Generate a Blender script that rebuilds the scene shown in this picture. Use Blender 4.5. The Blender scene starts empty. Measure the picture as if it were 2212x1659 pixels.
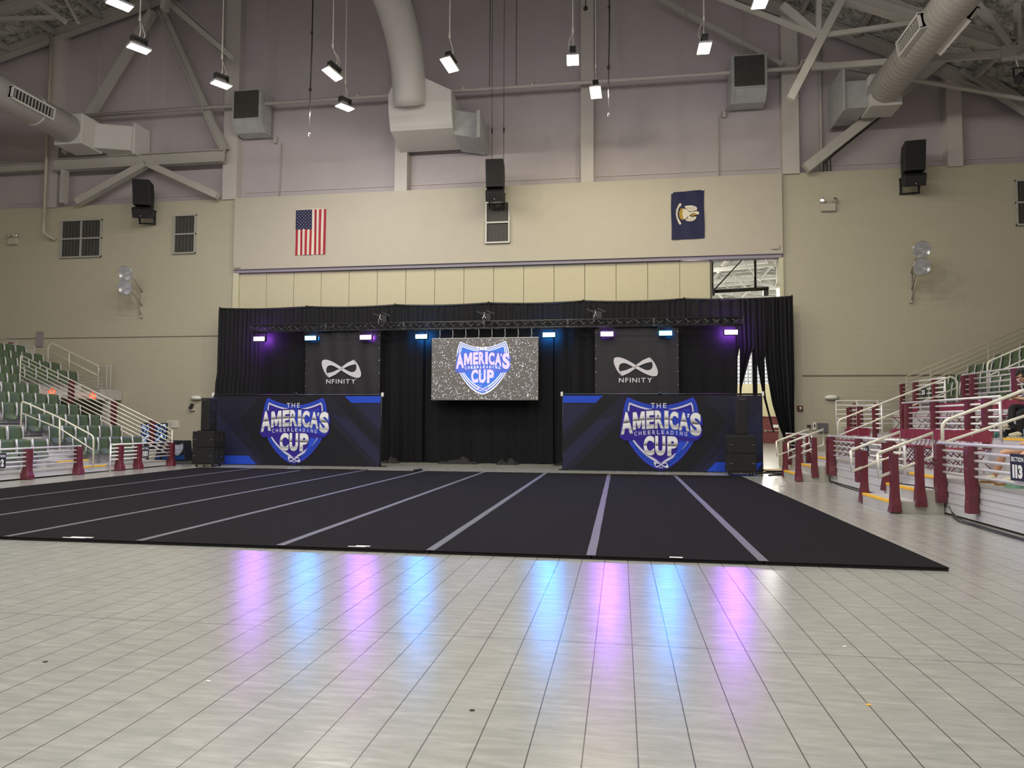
import bpy, bmesh, math, random
from mathutils import Vector, Matrix
R_ = math.radians
S = bpy.context.scene
COL = S.collection
random.seed(7)

# ------------------------------------------------------------------ camera
CAM = Vector((-3.325, -7.977, 1.504))
FPX = 1538.7
_yaw, _pit, _rol = 0.1513, 0.0538, 0.0048
_F = Vector((-math.sin(_yaw)*math.cos(_pit), math.cos(_yaw)*math.cos(_pit), math.sin(_pit)))
_R = Vector((math.cos(_yaw), math.sin(_yaw), 0))
_U = _R.cross(_F)
_R2 = math.cos(_rol)*_R + math.sin(_rol)*_U
_U2 = -math.sin(_rol)*_R + math.cos(_rol)*_U
cd = bpy.data.cameras.new('camera'); cam = bpy.data.objects.new('camera', cd); COL.objects.link(cam)
cam.matrix_world = Matrix(((_R2.x, _U2.x, -_F.x, CAM.x), (_R2.y, _U2.y, -_F.y, CAM.y), (_R2.z, _U2.z, -_F.z, CAM.z), (0, 0, 0, 1)))
cd.sensor_width = 36; cd.lens = 36*FPX/2212; cd.clip_start = 0.05; cd.clip_end = 300
S.camera = cam

def pr(p):                       # where a point of the place falls in the frame (used only to leave out what is never seen)
    d = Vector(p)-CAM; z = d.dot(_F)
    if z < 0.1: return (-9999, -9999)
    return (1106+FPX*d.dot(_R2)/z, 829.5-FPX*d.dot(_U2)/z)
def seen(p, m=60):
    x, y = pr(p); return -m < x < 2212+m and -m < y < 1659+m

# ------------------------------------------------------------------ world and exposure
W = bpy.data.worlds.new('world'); S.world = W; W.use_nodes = True
W.node_tree.nodes['Background'].inputs[0].default_value = (0.8, 0.85, 1, 1)
W.node_tree.nodes['Background'].inputs[1].default_value = 0.03
S.view_settings.view_transform = 'Standard'; S.view_settings.look = 'None'
S.view_settings.gamma = 1; S.view_settings.use_curve_mapping = False
S.view_settings.exposure = 0.0

# ------------------------------------------------------------------ hanging lamps: where they are, how strong
LAMP_H = 12.0
HIGH_BAYS = [  # x, y, turn, warm
    (-15.81, 7.79, 1.0, 0, 0), (-16.75, 9.80, 1.0, 0, 0), (-15.63, 12.13, 1.0, 0, 0), (-11.91, 11.97, 1.05, 1, .3), (-12.41, 14.21, 1.0, 0, 0),
    (-8.27, 11.93, 1.25, 1, .35), (-4.66, 12.17, 1.62, 1, .05), (-4.07, 14.31, 1.5, 1, .25), (-0.97, 12.05, 1.6, 1, .05), (0.16, 9.99, 1.6, 0, 0)]
HIGH_BAYS_BEHIND = [(x, y, 0.3, 0) for y in (6.0, 1.5, -3.0, -7.5, -12.5) for x in (-17.5, -12.5, -7.9, -3.3, 1.3)] + \
    [(-22.5, 3.0, 0.2, 0), (-22.5, -6.0, 0.2, 0), (6.5, -6.0, 0.2, 0)]
P_BAY, P_FILL = 112.0, 135.0
C_COOL, C_WARM = (1.0, 0.965, 0.92), (1.0, 0.90, 0.58)
P_WASH = 31.0
C_PURPLE, C_BLUE = (0.42, 0.10, 1.0), (0.02, 0.32, 1.0)
E_WASH = 38.0

# ------------------------------------------------------------------ materials
_M = {}
def mat(name, col, rough=0.6, metal=0.0, noise=0.0, nscale=8.0, bump=0.0, bscale=40.0, spec=0.5, emit=None, estr=0.0, alpha=1.0, coat=0.0, stretch=None):
    if name in _M: return _M[name]
    m = bpy.data.materials.new(name); m.use_nodes = True; nt = m.node_tree; n = nt.nodes; l = nt.links
    b = n['Principled BSDF']
    b.inputs['Base Color'].default_value = (*col, 1); b.inputs['Roughness'].default_value = rough
    b.inputs['Metallic'].default_value = metal; b.inputs['Specular IOR Level'].default_value = spec
    b.inputs['Coat Weight'].default_value = coat
    if emit: b.inputs['Emission Color'].default_value = (*emit, 1); b.inputs['Emission Strength'].default_value = estr
    if alpha < 1: b.inputs['Alpha'].default_value = alpha
    tc = None
    if noise or bump:
        tc = n.new('ShaderNodeTexCoord'); src = tc.outputs['Object']
        if stretch:
            mp = n.new('ShaderNodeMapping'); mp.inputs['Scale'].default_value = stretch
            l.new(src, mp.inputs['Vector']); src = mp.outputs['Vector']
    if noise:
        t = n.new('ShaderNodeTexNoise'); t.inputs['Scale'].default_value = nscale; t.inputs['Detail'].default_value = 6
        l.new(src, t.inputs['Vector'])
        r = n.new('ShaderNodeMapRange'); r.inputs['From Min'].default_value = 0.3; r.inputs['From Max'].default_value = 0.7
        r.inputs['To Min'].default_value = 1-noise; r.inputs['To Max'].default_value = 1+noise
        l.new(t.outputs['Fac'], r.inputs['Value'])
        v = n.new('ShaderNodeVectorMath'); v.operation = 'SCALE'; v.inputs[0].default_value = col
        l.new(r.outputs['Result'], v.inputs['Scale']); l.new(v.outputs['Vector'], b.inputs['Base Color'])
    if bump:
        t = n.new('ShaderNodeTexNoise'); t.inputs['Scale'].default_value = bscale; t.inputs['Detail'].default_value = 5
        l.new(src, t.inputs['Vector'])
        bp = n.new('ShaderNodeBump'); bp.inputs['Strength'].default_value = bump; bp.inputs['Distance'].default_value = 0.02
        l.new(t.outputs['Fac'], bp.inputs['Height']); l.new(bp.outputs['Normal'], b.inputs['Normal'])
    _M[name] = m
    return m

def brick_mat(name, col, mortar, bw, bh, msize, off, bump, rough, noise=0.03, world=True):
    m = bpy.data.materials.new(name); m.use_nodes = True; nt = m.node_tree; n = nt.nodes; l = nt.links; b = n['Principled BSDF']
    g = n.new('ShaderNodeNewGeometry'); sp = n.new('ShaderNodeSeparateXYZ'); l.new(g.outputs['Position'], sp.inputs[0])
    ad = n.new('ShaderNodeMath'); ad.operation = 'ADD'; l.new(sp.outputs['X'], ad.inputs[0]); l.new(sp.outputs['Y'], ad.inputs[1])
    cb = n.new('ShaderNodeCombineXYZ'); l.new(ad.outputs[0], cb.inputs['X']); l.new(sp.outputs['Z'], cb.inputs['Y'])
    br = n.new('ShaderNodeTexBrick'); l.new(cb.outputs[0], br.inputs['Vector'])
    br.offset = off; br.squash = 1; br.inputs['Scale'].default_value = 1
    br.inputs['Brick Width'].default_value = bw; br.inputs['Row Height'].default_value = bh; br.inputs['Mortar Size'].default_value = msize
    br.inputs['Mortar Smooth'].default_value = 0.4; br.inputs['Bias'].default_value = 0
    br.inputs['Color1'].default_value = (*[c*(1+noise) for c in col], 1); br.inputs['Color2'].default_value = (*[c*(1-noise) for c in col], 1)
    br.inputs['Mortar'].default_value = (*mortar, 1)
    l.new(br.outputs['Color'], b.inputs['Base Color']); b.inputs['Roughness'].default_value = rough
    bp = n.new('ShaderNodeBump'); bp.inputs['Strength'].default_value = bump; bp.inputs['Distance'].default_value = 0.01; bp.invert = True
    l.new(br.outputs['Fac'], bp.inputs['Height'])
    t = n.new('ShaderNodeTexNoise'); t.inputs['Scale'].default_value = 30; l.new(g.outputs['Position'], t.inputs['Vector'])
    b2 = n.new('ShaderNodeBump'); b2.inputs['Strength'].default_value = 0.15; b2.inputs['Distance'].default_value = 0.01
    l.new(t.outputs['Fac'], b2.inputs['Height']); l.new(bp.outputs['Normal'], b2.inputs['Normal']); l.new(b2.outputs['Normal'], b.inputs['Normal'])
    return m

def floor_mat():
    m = bpy.data.materials.new('court_tile'); m.use_nodes = True; nt = m.node_tree; n = nt.nodes; l = nt.links; b = n['Principled BSDF']
    g = n.new('ShaderNodeNewGeometry')
    mp = n.new('ShaderNodeMapping'); l.new(g.outputs['Position'], mp.inputs['Vector']); mp.inputs['Location'].default_value = (3.005, 2.988, 0)
    def bricks(w, h, ms, smooth):
        br = n.new('ShaderNodeTexBrick'); l.new(mp.outputs[0], br.inputs['Vector']); br.offset = 0; br.inputs['Scale'].default_value = 1
        br.inputs['Brick Width'].default_value = w; br.inputs['Row Height'].default_value = h; br.inputs['Mortar Size'].default_value = ms
        br.inputs['Mortar Smooth'].default_value = smooth; br.inputs['Bias'].default_value = 0
        br.inputs['Color1'].default_value = (1, 1, 1, 1); br.inputs['Color2'].default_value = (0.93, 0.93, 0.93, 1)
        return br
    a = bricks(0.2475, 400, 0.0034, 0.1)        # long dark seams
    c = bricks(0.2475, 0.2475, 0.0016, 0.3)     # faint cross seams
    # marbled streaks running across
    mp2 = n.new('ShaderNodeMapping'); l.new(g.outputs['Position'], mp2.inputs['Vector']); mp2.inputs['Scale'].default_value = (1.6, 8, 1); mp2.inputs['Rotation'].default_value = (0, 0, 0.12)
    t1 = n.new('ShaderNodeTexNoise'); t1.inputs['Scale'].default_value = 2.2; t1.inputs['Detail'].default_value = 8; t1.inputs['Roughness'].default_value = 0.62; l.new(mp2.outputs[0], t1.inputs['Vector'])
    t2 = n.new('ShaderNodeTexNoise'); t2.inputs['Scale'].default_value = 0.5; t2.inputs['Detail'].default_value = 3; l.new(g.outputs['Position'], t2.inputs['Vector'])
    r = n.new('ShaderNodeValToRGB'); l.new(t1.outputs['Fac'], r.inputs['Fac'])
    r.color_ramp.elements[0].position = 0.3; r.color_ramp.elements[0].color = (0.245, 0.248, 0.228, 1)
    r.color_ramp.elements[1].position = 0.72; r.color_ramp.elements[1].color = (0.352, 0.352, 0.322, 1)
    e = r.color_ramp.elements.new(0.52); e.color = (0.293, 0.294, 0.270, 1)
    mr = n.new('ShaderNodeMapRange'); l.new(t2.outputs['Fac'], mr.inputs['Value']); mr.inputs['From Min'].default_value = .3; mr.inputs['From Max'].default_value = .7; mr.inputs['To Min'].default_value = .95; mr.inputs['To Max'].default_value = 1.05
    mu0 = n.new('ShaderNodeVectorMath'); mu0.operation = 'SCALE'; l.new(r.outputs['Color'], mu0.inputs[0]); l.new(mr.outputs[0], mu0.inputs['Scale'])
    # seams darken
    m1 = n.new('ShaderNodeMix'); m1.data_type = 'RGBA'; m1.inputs['B'].default_value = (0.06, 0.055, 0.05, 1); l.new(a.outputs['Fac'], m1.inputs['Factor']); l.new(mu0.outputs[0], m1.inputs['A'])
    sc = n.new('ShaderNodeMath'); sc.operation = 'MULTIPLY'; sc.inputs[1].default_value = 0.04; l.new(c.outputs['Fac'], sc.inputs[0])
    m2 = n.new('ShaderNodeMix'); m2.data_type = 'RGBA'; m2.inputs['B'].default_value = (0.12, 0.11, 0.1, 1); l.new(sc.outputs[0], m2.inputs['Factor']); l.new(m1.outputs['Result'], m2.inputs['A'])
    # each tile a slightly different tone
    m3 = n.new('ShaderNodeMix'); m3.data_type = 'RGBA'; m3.blend_type = 'MULTIPLY'; m3.inputs['Factor'].default_value = 0.25
    l.new(m2.outputs['Result'], m3.inputs['A']); l.new(c.outputs['Color'], m3.inputs['B'])
    mm = n.new('ShaderNodeMix'); mm.data_type = 'RGBA'; l.new(c.outputs['Fac'], mm.inputs['Factor']); l.new(m3.outputs['Result'], mm.inputs['A']); l.new(m2.outputs['Result'], mm.inputs['B'])
    l.new(mm.outputs['Result'], b.inputs['Base Color'])
    # pebbled vinyl: sheen broken up by a fine grain
    tn = n.new('ShaderNodeTexNoise'); tn.inputs['Scale'].default_value = 160; tn.inputs['Detail'].default_value = 2; l.new(g.outputs['Position'], tn.inputs['Vector'])
    bp = n.new('ShaderNodeBump'); bp.inputs['Strength'].default_value = 0.22; bp.inputs['Distance'].default_value = 0.002; l.new(tn.outputs['Fac'], bp.inputs['Height'])
    tl = n.new('ShaderNodeTexNoise'); tl.inputs['Scale'].default_value = 3; l.new(mp2.outputs[0], tl.inputs['Vector'])
    b2 = n.new('ShaderNodeBump'); b2.inputs['Strength'].default_value = 0.12; b2.inputs['Distance'].default_value = 0.01; l.new(tl.outputs['Fac'], b2.inputs['Height']); l.new(bp.outputs['Normal'], b2.inputs['Normal'])
    l.new(b2.outputs['Normal'], b.inputs['Normal'])
    rr = n.new('ShaderNodeMapRange'); l.new(t1.outputs['Fac'], rr.inputs['Value']); rr.inputs['To Min'].default_value = 0.17; rr.inputs['To Max'].default_value = 0.26
    l.new(rr.outputs[0], b.inputs['Roughness']); b.inputs['Specular IOR Level'].default_value = 0.55
    return m

def ceil_mat():
    m = bpy.data.materials.new('sprayed_insulation'); m.use_nodes = True; nt = m.node_tree; n = nt.nodes; l = nt.links; b = n['Principled BSDF']
    g = n.new('ShaderNodeNewGeometry')
    t = n.new('ShaderNodeTexNoise'); t.inputs['Scale'].default_value = 3; t.inputs['Detail'].default_value = 9; t.inputs['Roughness'].default_value = .7; t.inputs['Distortion'].default_value = 1.2; l.new(g.outputs['Position'], t.inputs['Vector'])
    r = n.new('ShaderNodeValToRGB'); l.new(t.outputs['Fac'], r.inputs['Fac'])
    r.color_ramp.elements[0].position = .38; r.color_ramp.elements[0].color = (.18, .18, .165, 1)
    r.color_ramp.elements[1].position = .58; r.color_ramp.elements[1].color = (.62, .62, .57, 1)
    l.new(r.outputs['Color'], b.inputs['Base Color']); b.inputs['Roughness'].default_value = .95
    bp = n.new('ShaderNodeBump'); bp.inputs['Strength'].default_value = 1; bp.inputs['Distance'].default_value = .12; l.new(t.outputs['Fac'], bp.inputs['Height']); l.new(bp.outputs['Normal'], b.inputs['Normal'])
    return m

M_floor = floor_mat(); M_ceil = ceil_mat()
M_cmu = brick_mat('painted_block', (0.455, 0.42, 0.325), (0.41, 0.378, 0.292), 0.4064, 0.2032, 0.006, 0.5, 0.35, 0.5, 0.012)
M_header = mat('cream_paint', (0.455, 0.415, 0.35), 0.6, noise=.02, nscale=2)
M_upper = mat('upper_wall_paint', (0.44, 0.39, 0.415), 0.6, noise=.03, nscale=1.5)
M_col = mat('column_paint', (0.50, 0.46, 0.445), 0.5)
M_steel = mat('beam_paint', (0.42, 0.40, 0.375), 0.5)
M_duct = mat('duct_paint', (0.56, 0.54, 0.53), 0.45, bump=.1, bscale=3)
M_galv = mat('galvanised', (0.45, 0.46, 0.47), 0.4, 0.3, noise=.08, nscale=4)
M_panel = mat('partition_vinyl', (0.52, 0.475, 0.34), 0.6, noise=.02)
M_dark = mat('dark_gap', (0.012, 0.012, 0.012), 0.8)
M_louver = mat('louver_mesh', (0.045, 0.042, 0.038), 0.6, noise=.2, nscale=6)
M_lframe = mat('louver_frame', (0.45, 0.44, 0.42), 0.4, 0.3)
M_carpet = mat('black_carpet', (0.010, 0.0093, 0.0096), 0.95, noise=.25, nscale=3, bump=.4, bscale=300, spec=.08, stretch=(1, 12, 1))
M_foam = mat('foam_edge', (0.012, 0.012, 0.012), 0.8)
M_tape = mat('grey_tape', (0.085, 0.085, 0.098), 0.6, noise=.05, nscale=20)
M_white = mat('white_plastic', (0.75, 0.74, 0.70), 0.4)
M_paper = mat('white_label', (0.8, 0.8, 0.76), 0.6)
M_black = mat('black_paint', (0.010, 0.010, 0.011), 0.45)
M_cab = mat('black_cabinet', (0.006, 0.006, 0.0065), 0.6, bump=.15, bscale=120)
M_cab2 = mat('speaker_grille', (0.004, 0.004, 0.0045), 0.7, bump=.3, bscale=200)
M_chrome = mat('chrome', (0.8, 0.8, 0.82), 0.18, 1.0)
M_drape = mat('black_drape', (0.008, 0.008, 0.010), 0.75, spec=.25)
M_sheer = mat('black_velour', (0.007, 0.007, 0.009), 0.85, spec=.2)
M_alu = mat('anodised_aluminium', (0.66, 0.65, 0.68), 0.42, 0.25, noise=.05, nscale=2, stretch=(6, .6, 6))
M_alud = mat('deck_aluminium', (0.48, 0.47, 0.46), 0.5, 0.2, noise=.1, nscale=3)
M_rail = mat('white_rail', (0.74, 0.735, 0.745), 0.3, 0.1, coat=.3)
M_rail2 = mat('cream_rail', (0.72, 0.70, 0.60), 0.3, 0.1, coat=.3)
M_maroon = mat('maroon_vinyl', (0.125, 0.018, 0.030), 0.38, bump=.35, bscale=9, coat=.25)
M_yellow = mat('yellow_nosing', (0.85, 0.47, 0.03), 0.5)
M_green = mat('green_seat', (0.065, 0.10, 0.055), 0.42, noise=.12, nscale=3)
M_seatf = mat('seat_bracket', (0.50, 0.50, 0.54), 0.4, 0.3)
M_fold = mat('maroon_chair', (0.17, 0.012, 0.024), 0.5)
M_foldf = mat('maroon_frame', (0.16, 0.02, 0.035), 0.3, 0.3, coat=.4)
M_door = mat('maroon_door', (0.16, 0.035, 0.038), 0.4)
M_navy = mat('sign_navy', (0.01, 0.012, 0.03), 0.5)
M_skin = mat('skin', (0.48, 0.26, 0.15), 0.5, noise=.04, nscale=10)
M_skin2 = mat('skin_light', (0.46, 0.27, 0.17), 0.5)

# ------------------------------------------------------------------ tagging
def tag(o, label=None, cat=None, group=None, kind=None):
    if label: o['label'] = label
    if cat: o['category'] = cat
    if group: o['group'] = group
    if kind: o['kind'] = kind
    return o
def thing(name, label, cat, loc=(0, 0, 0), rot=0, group=None, kind=None):
    o = bpy.data.objects.new(name, None); COL.objects.link(o); o.location = loc; o.rotation_euler = (0, 0, rot)
    o.empty_display_size = 0.1
    return tag(o, label, cat, group, kind)
def wloc(o):
    v = Vector((0, 0, 0))
    while o is not None: v = v+o.location; o = o.parent
    return v
def kids(o): return [c for c in COL.objects if c.parent == o]
KID = {}
def copy_tree(o, loc=None, rot=None, label=None, group=None, parent=None):
    c = o.copy(); COL.objects.link(c)
    if parent: c.parent = parent
    if loc is not None: c.location = loc
    if rot is not None: c.rotation_euler = (0, 0, rot)
    if label: c['label'] = label
    if group: c['group'] = group
    for ch in KID.get(o.name, []):
        copy_tree(ch, parent=c)
    return c
def _reg(o, p): KID.setdefault(p.name, []).append(o); KID.setdefault(o.name, [])

class MB:
    """collects shapes in place coordinates, then links them as one mesh"""
    def __init__(s): s.v = []; s.f = []; s.m = []; s.sm = []
    def add(s, vs, fs, m=0, smooth=False):
        k = len(s.v); s.v += [tuple(v) for v in vs]
        for f in fs: s.f.append(tuple(i+k for i in f)); s.m.append(m); s.sm.append(smooth)
        return s
    def box(s, x0, x1, y0, y1, z0, z1, m=0):
        if x0 > x1: x0, x1 = x1, x0
        if y0 > y1: y0, y1 = y1, y0
        if z0 > z1: z0, z1 = z1, z0
        return s.add([(x0, y0, z0), (x1, y0, z0), (x1, y1, z0), (x0, y1, z0), (x0, y0, z1), (x1, y0, z1), (x1, y1, z1), (x0, y1, z1)],
                     [(0, 3, 2, 1), (4, 5, 6, 7), (0, 1, 5, 4), (1, 2, 6, 5), (2, 3, 7, 6), (3, 0, 4, 7)], m)
    def bar(s, p, q, w, h, m=0, up=(0, 0, 1)):
        p = Vector(p); q = Vector(q); d = (q-p).normalized(); u = Vector(up)
        if abs(d.dot(u)) > .98: u = Vector((0, 1, 0))
        a = d.cross(u).normalized()*w/2; b = a.cross(d).normalized()*h/2
        vs = [p-a-b, p+a-b, p+a+b, p-a+b, q-a-b, q+a-b, q+a+b, q-a+b]
        return s.add(vs, [(0, 1, 2, 3), (7, 6, 5, 4), (4, 5, 1, 0), (5, 6, 2, 1), (6, 7, 3, 2), (7, 4, 0, 3)], m)
    def ibeam(s, p, q, w, h, m=0, t=.03, up=(0, 0, 1)):
        p = Vector(p); q = Vector(q); d = (q-p).normalized(); u = Vector(up)
        a = d.cross(u).normalized(); b = a.cross(d).normalized()
        for k in (-1, 1): s.bar(p+b*k*(h-t)/2, q+b*k*(h-t)/2, w, t, m, up)
        return s.bar(p, q, t, h-2*t, m, up)
    def tube(s, pts, r, seg=8, m=0, cap=True, closed=False):
        pts = [Vector(p) for p in pts]; n = len(pts); rs = r if isinstance(r, (list, tuple)) else [r]*n
        base = len(s.v); prev = None
        for i, p in enumerate(pts):
            if closed: d = (pts[(i+1) % n]-pts[i-1]).normalized()
            else: d = (pts[min(i+1, n-1)]-pts[max(i-1, 0)]).normalized()
            if prev is None: a = d.orthogonal().normalized()
            else: a = (prev-d*prev.dot(d)).normalized()
            prev = a; b = d.cross(a)
            for k in range(seg):
                t = 2*math.pi*k/seg; s.v.append(tuple(p+(a*math.cos(t)+b*math.sin(t))*rs[i]))
        for i in range(n if closed else n-1):
            j = (i+1) % n
            for k in range(seg):
                k2 = (k+1) % seg
                s.f.append((base+i*seg+k, base+i*seg+k2, base+j*seg+k2, base+j*seg+k)); s.m.append(m); s.sm.append(True)
        if cap and not closed:
            s.f.append(tuple(base+k for k in reversed(range(seg)))); s.m.append(m); s.sm.append(False)
            s.f.append(tuple(base+(n-1)*seg+k for k in range(seg))); s.m.append(m); s.sm.append(False)
        return s
    def lathe(s, c, axis, prof, seg=24, m=0):   # prof: (dist along axis, radius)
        c = Vector(c); d = Vector(axis).normalized(); a = d.orthogonal().normalized(); b = d.cross(a); base = len(s.v)
        for t, r in prof:
            for k in range(seg):
                w = 2*math.pi*k/seg; s.v.append(tuple(c+d*t+(a*math.cos(w)+b*math.sin(w))*r))
        for i in range(len(prof)-1):
            for k in range(seg):
                k2 = (k+1) % seg; s.f.append((base+i*seg+k, base+i*seg+k2, base+(i+1)*seg+k2, base+(i+1)*seg+k)); s.m.append(m); s.sm.append(True)
        return s
    def ball(s, c, r, seg=10, m=0, sz=1):
        prof = [(-r*sz*math.cos(math.pi*i/seg), max(1e-4, r*math.sin(math.pi*i/seg))) for i in range(seg+1)]
        return s.lathe(c, (0, 0, 1), prof, seg*2, m)
    def poly(s, pts, m=0): return s.add(pts, [tuple(range(len(pts)))], m)
    def slab(s, pts, d, m=0):    # polygon pts pushed through vector d
        n = len(pts); d = Vector(d); a = [Vector(p) for p in pts]; vs = a+[p+d for p in a]
        fs = [tuple(range(n)), tuple(reversed(range(n, 2*n)))]+[(i, (i+1) % n, n+(i+1) % n, n+i)[::-1] for i in range(n)]
        return s.add(vs, fs, m)
    def build(s, name, mats, parent=None, bevel=0, smooth=None, recenter=True, fixn=True):
        if not isinstance(mats, (list, tuple)): mats = [mats]
        me = bpy.data.meshes.new(name)
        if parent is not None: off = wloc(parent)
        elif recenter and s.v:
            xs, ys, zs = zip(*s.v); off = Vector(((min(xs)+max(xs))/2, (min(ys)+max(ys))/2, min(zs)))
        else: off = Vector((0, 0, 0))
        me.from_pydata([(x-off.x, y-off.y, z-off.z) for x, y, z in s.v], [], s.f)
        for mm in mats: me.materials.append(mm)
        me.polygons.foreach_set('material_index', s.m)
        me.polygons.foreach_set('use_smooth', [smooth if smooth is not None else q for q in s.sm])
        me.update()
        if fixn:
            bm = bmesh.new(); bm.from_mesh(me); bmesh.ops.recalc_face_normals(bm, faces=bm.faces); bm.to_mesh(me); bm.free()
        o = bpy.data.objects.new(name, me); COL.objects.link(o)
        if parent is not None: o.parent = parent; _reg(o, parent)
        else: o.location = off
        if bevel:
            b = o.modifiers.new('bevel', 'BEVEL'); b.width = bevel; b.segments = 2; b.limit_method = 'ANGLE'
        return o
def struct(name, mb, m, label=None, **k):
    o = mb.build(name, m, recenter=False, **k); o['kind'] = 'structure'
    if label: o['label'] = label
    return o
def lamp(name, kind, parent, loc, energy, color, size=.3, size_y=None, rot=None, spread=None):
    d = bpy.data.lights.new(name, kind); d.energy = energy; d.color = color
    if kind == 'AREA':
        d.size = size
        if size_y: d.shape = 'RECTANGLE'; d.size_y = size_y
        if spread: d.spread = spread
    else: d.shadow_soft_size = size
    o = bpy.data.objects.new(name, d); COL.objects.link(o); o.parent = parent; o.location = loc
    if rot: o.rotation_euler = rot
    _reg(o, parent); return o

# ------------------------------------------------------------------ lettering from the built-in font
_G = {}
def glyph(ch, bold=0.0):
    if ch == 'M': return ([(0, 0), (0, 1), (.30, 1), (.5, .48), (.70, 1), (1, 1), (1, 0), (.76, 0), (.76, .56), (.58, .08), (.42, .08), (.24, .56), (.24, 0)], [tuple(range(13))], 1.0)
    key = (ch, bold)
    if key in _G: return _G[key]
    c = bpy.data.curves.new('g', 'FONT'); c.body = ch; c.size = 1; c.offset = bold; c.resolution_u = 6
    o = bpy.data.objects.new('g', c); COL.objects.link(o); bpy.context.view_layer.update()
    dg = bpy.context.evaluated_depsgraph_get(); e = o.evaluated_get(dg); me = e.to_mesh()
    vs = [(v.co.x, v.co.y) for v in me.vertices]; fs = [tuple(p.vertices) for p in me.polygons]; e.to_mesh_clear()
    bpy.data.objects.remove(o); bpy.data.curves.remove(c)
    x0 = min(v[0] for v in vs); x1 = max(v[0] for v in vs); y0 = min(v[1] for v in vs); y1 = max(v[1] for v in vs)
    _G[key] = ([((x-x0)/max(x1-x0, 1e-6), (y-y0)/max(y1-y0, 1e-6)) for x, y in vs], fs, (x1-x0)/(y1-y0))
    return _G[key]
def put_glyph(mb, ch, quad, m=0, bold=0.0):
    """quad: 3D points top-left, top-right, bottom-right, bottom-left"""
    vs, fs, _ = glyph(ch, bold); tl, tr, br, bl = [Vector(q) for q in quad]
    mb.add([(bl.lerp(br, u)).lerp(tl.lerp(tr, u), v) for u, v in vs], fs, m)
def put_text(mb, txt, origin, ux, uy, width, height, gap=.12, bold=0.02, m=0, condense=1.0):
    """txt in a width x height field starting at origin (lower left)"""
    asp = [glyph(c, bold)[2]*condense if c != ' ' else .45 for c in txt]
    asp = [max(a, .12) for a in asp]
    tot = sum(asp)+gap*(len(txt)-1); k = width/tot; x = 0
    origin = Vector(origin); ux = Vector(ux); uy = Vector(uy)
    for c, a in zip(txt, asp):
        w = a*k
        if c != ' ':
            p = origin+ux*x; put_glyph(mb, c, (p+uy*height, p+ux*w+uy*height, p+ux*w, p), m, bold)
        x += w+gap*k
# ================================================================== THE ROOM
WY = 18.7
XL, XR, YB = -31.0, 13.2, -22.0
def roofz(x): return min(18.91+.257*(x+24.84), 16-.5*(x-4.37))
# floor (court hall and the adjoining hall share one floor)
m = MB(); m.poly([(XL, YB, 0), (XR, YB, 0), (XR, WY, 0), (XL, WY, 0)]); m.poly([(-1.0, WY, 0), (3.4, WY, 0), (3.4, 19.3, 0), (-1.0, 19.3, 0)]); m.poly([(-14, 19.3, 0), (24, 19.3, 0), (24, 52, 0), (-14, 52, 0)])
struct('floor', m, M_floor, 'pale grey interlocking court tile floor')
# ceiling
m = MB(); rx = -9.4
for x0, x1 in ((XL, rx), (rx, XR)):
    n = 14
    for i in range(n):
        a = x0+(x1-x0)*i/n; b = x0+(x1-x0)*(i+1)/n
        m.poly([(a, YB, roofz(a)), (b, YB, roofz(b)), (b, 19.3, roofz(b)), (a, 19.3, roofz(a))])
struct('ceiling', m, M_ceil, 'grey sprayed insulation on the sloped roof')
def wallpoly(y, xs, z0):  # wall piece from z0 up to the roof
    top = [(x, y, roofz(x)) for x in xs]
    return [(xs[0], y, z0)]+[(xs[-1], y, z0)]+top[::-1]
# upper end wall, recessed behind the columns
m = MB(); xs = [XL, -25, -18, rx, 0, 6, XR]
m.poly(wallpoly(19.02, xs, 10.3))
struct('wall_back_upper', m, M_upper, 'mauve grey metal panel wall above the blockwork')
# block wall left and right of the opening
m = MB(); m.box(XL, -18.85, WY, WY+.35, 0, 10.6); m.box(2.5, XR, WY, WY+.35, 0, 10.6)
struct('wall_back', m, M_cmu, 'beige painted concrete block end wall')
m = MB(); m.box(-18.8, 2.47, 18.52, 19.0, 7.62, 10.55)
struct('wall_back_header', m, M_header, 'smooth cream bulkhead over the folding partition')
m = MB(); m.box(-18.8, 2.45, 18.60, 18.95, 7.50, 7.62)
struct('trim_1', m, mat('track_lavender', (.30, .27, .33), .5), 'dark partition track under the bulkhead')
m = MB(); m.box(2.36, 2.5, 18.62, 19.2, 0, 7.5); m.box(-18.85, -18.62, 18.62, 18.85, 0, 7.5)
struct('trim_2', m, mat('jamb_cream', (.58, .55, .40), .5), 'cream jambs of the partition opening')
m = MB()
for x0, x1 in ((-29.8, -27.7), (-27.0, -18.85), (-18.6, -12.1), (-11.6, -4.85), (-4.25, 2.5), (3.1, 8.1), (8.6, 12.9)):
    m.box(x0, x1, 18.86, 19.0, 10.52, 10.66); m.box(x0, x1, 18.98, 19.01, 10.9, 10.93)
struct('trim_3', m, M_col, 'ledge trim where panels meet the blockwork')
m = MB(); m.box(3.1, XR, 18.67, 18.72, 3.20, 3.235); m.box(XL, -19.2, 18.67, 18.72, 4.95, 4.97)
struct('trim_4', m, mat('joint_dark', (.16, .14, .11), .7), 'dark control joint line across the block wall')
# side and rear walls of the hall (behind and beside the camera)
for nm, x in (('wall_left', XL), ('wall_right', XR)):
    m = MB(); m.poly([(x, YB, 0), (x, WY+.3, 0), (x, WY+.3, roofz(x)), (x, YB, roofz(x))]); struct(nm, m, M_cmu, 'beige block side wall')
m = MB(); m.poly(wallpoly(YB, xs, 0)); struct('wall_front', m, M_cmu, 'beige block wall behind the viewer')
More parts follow.
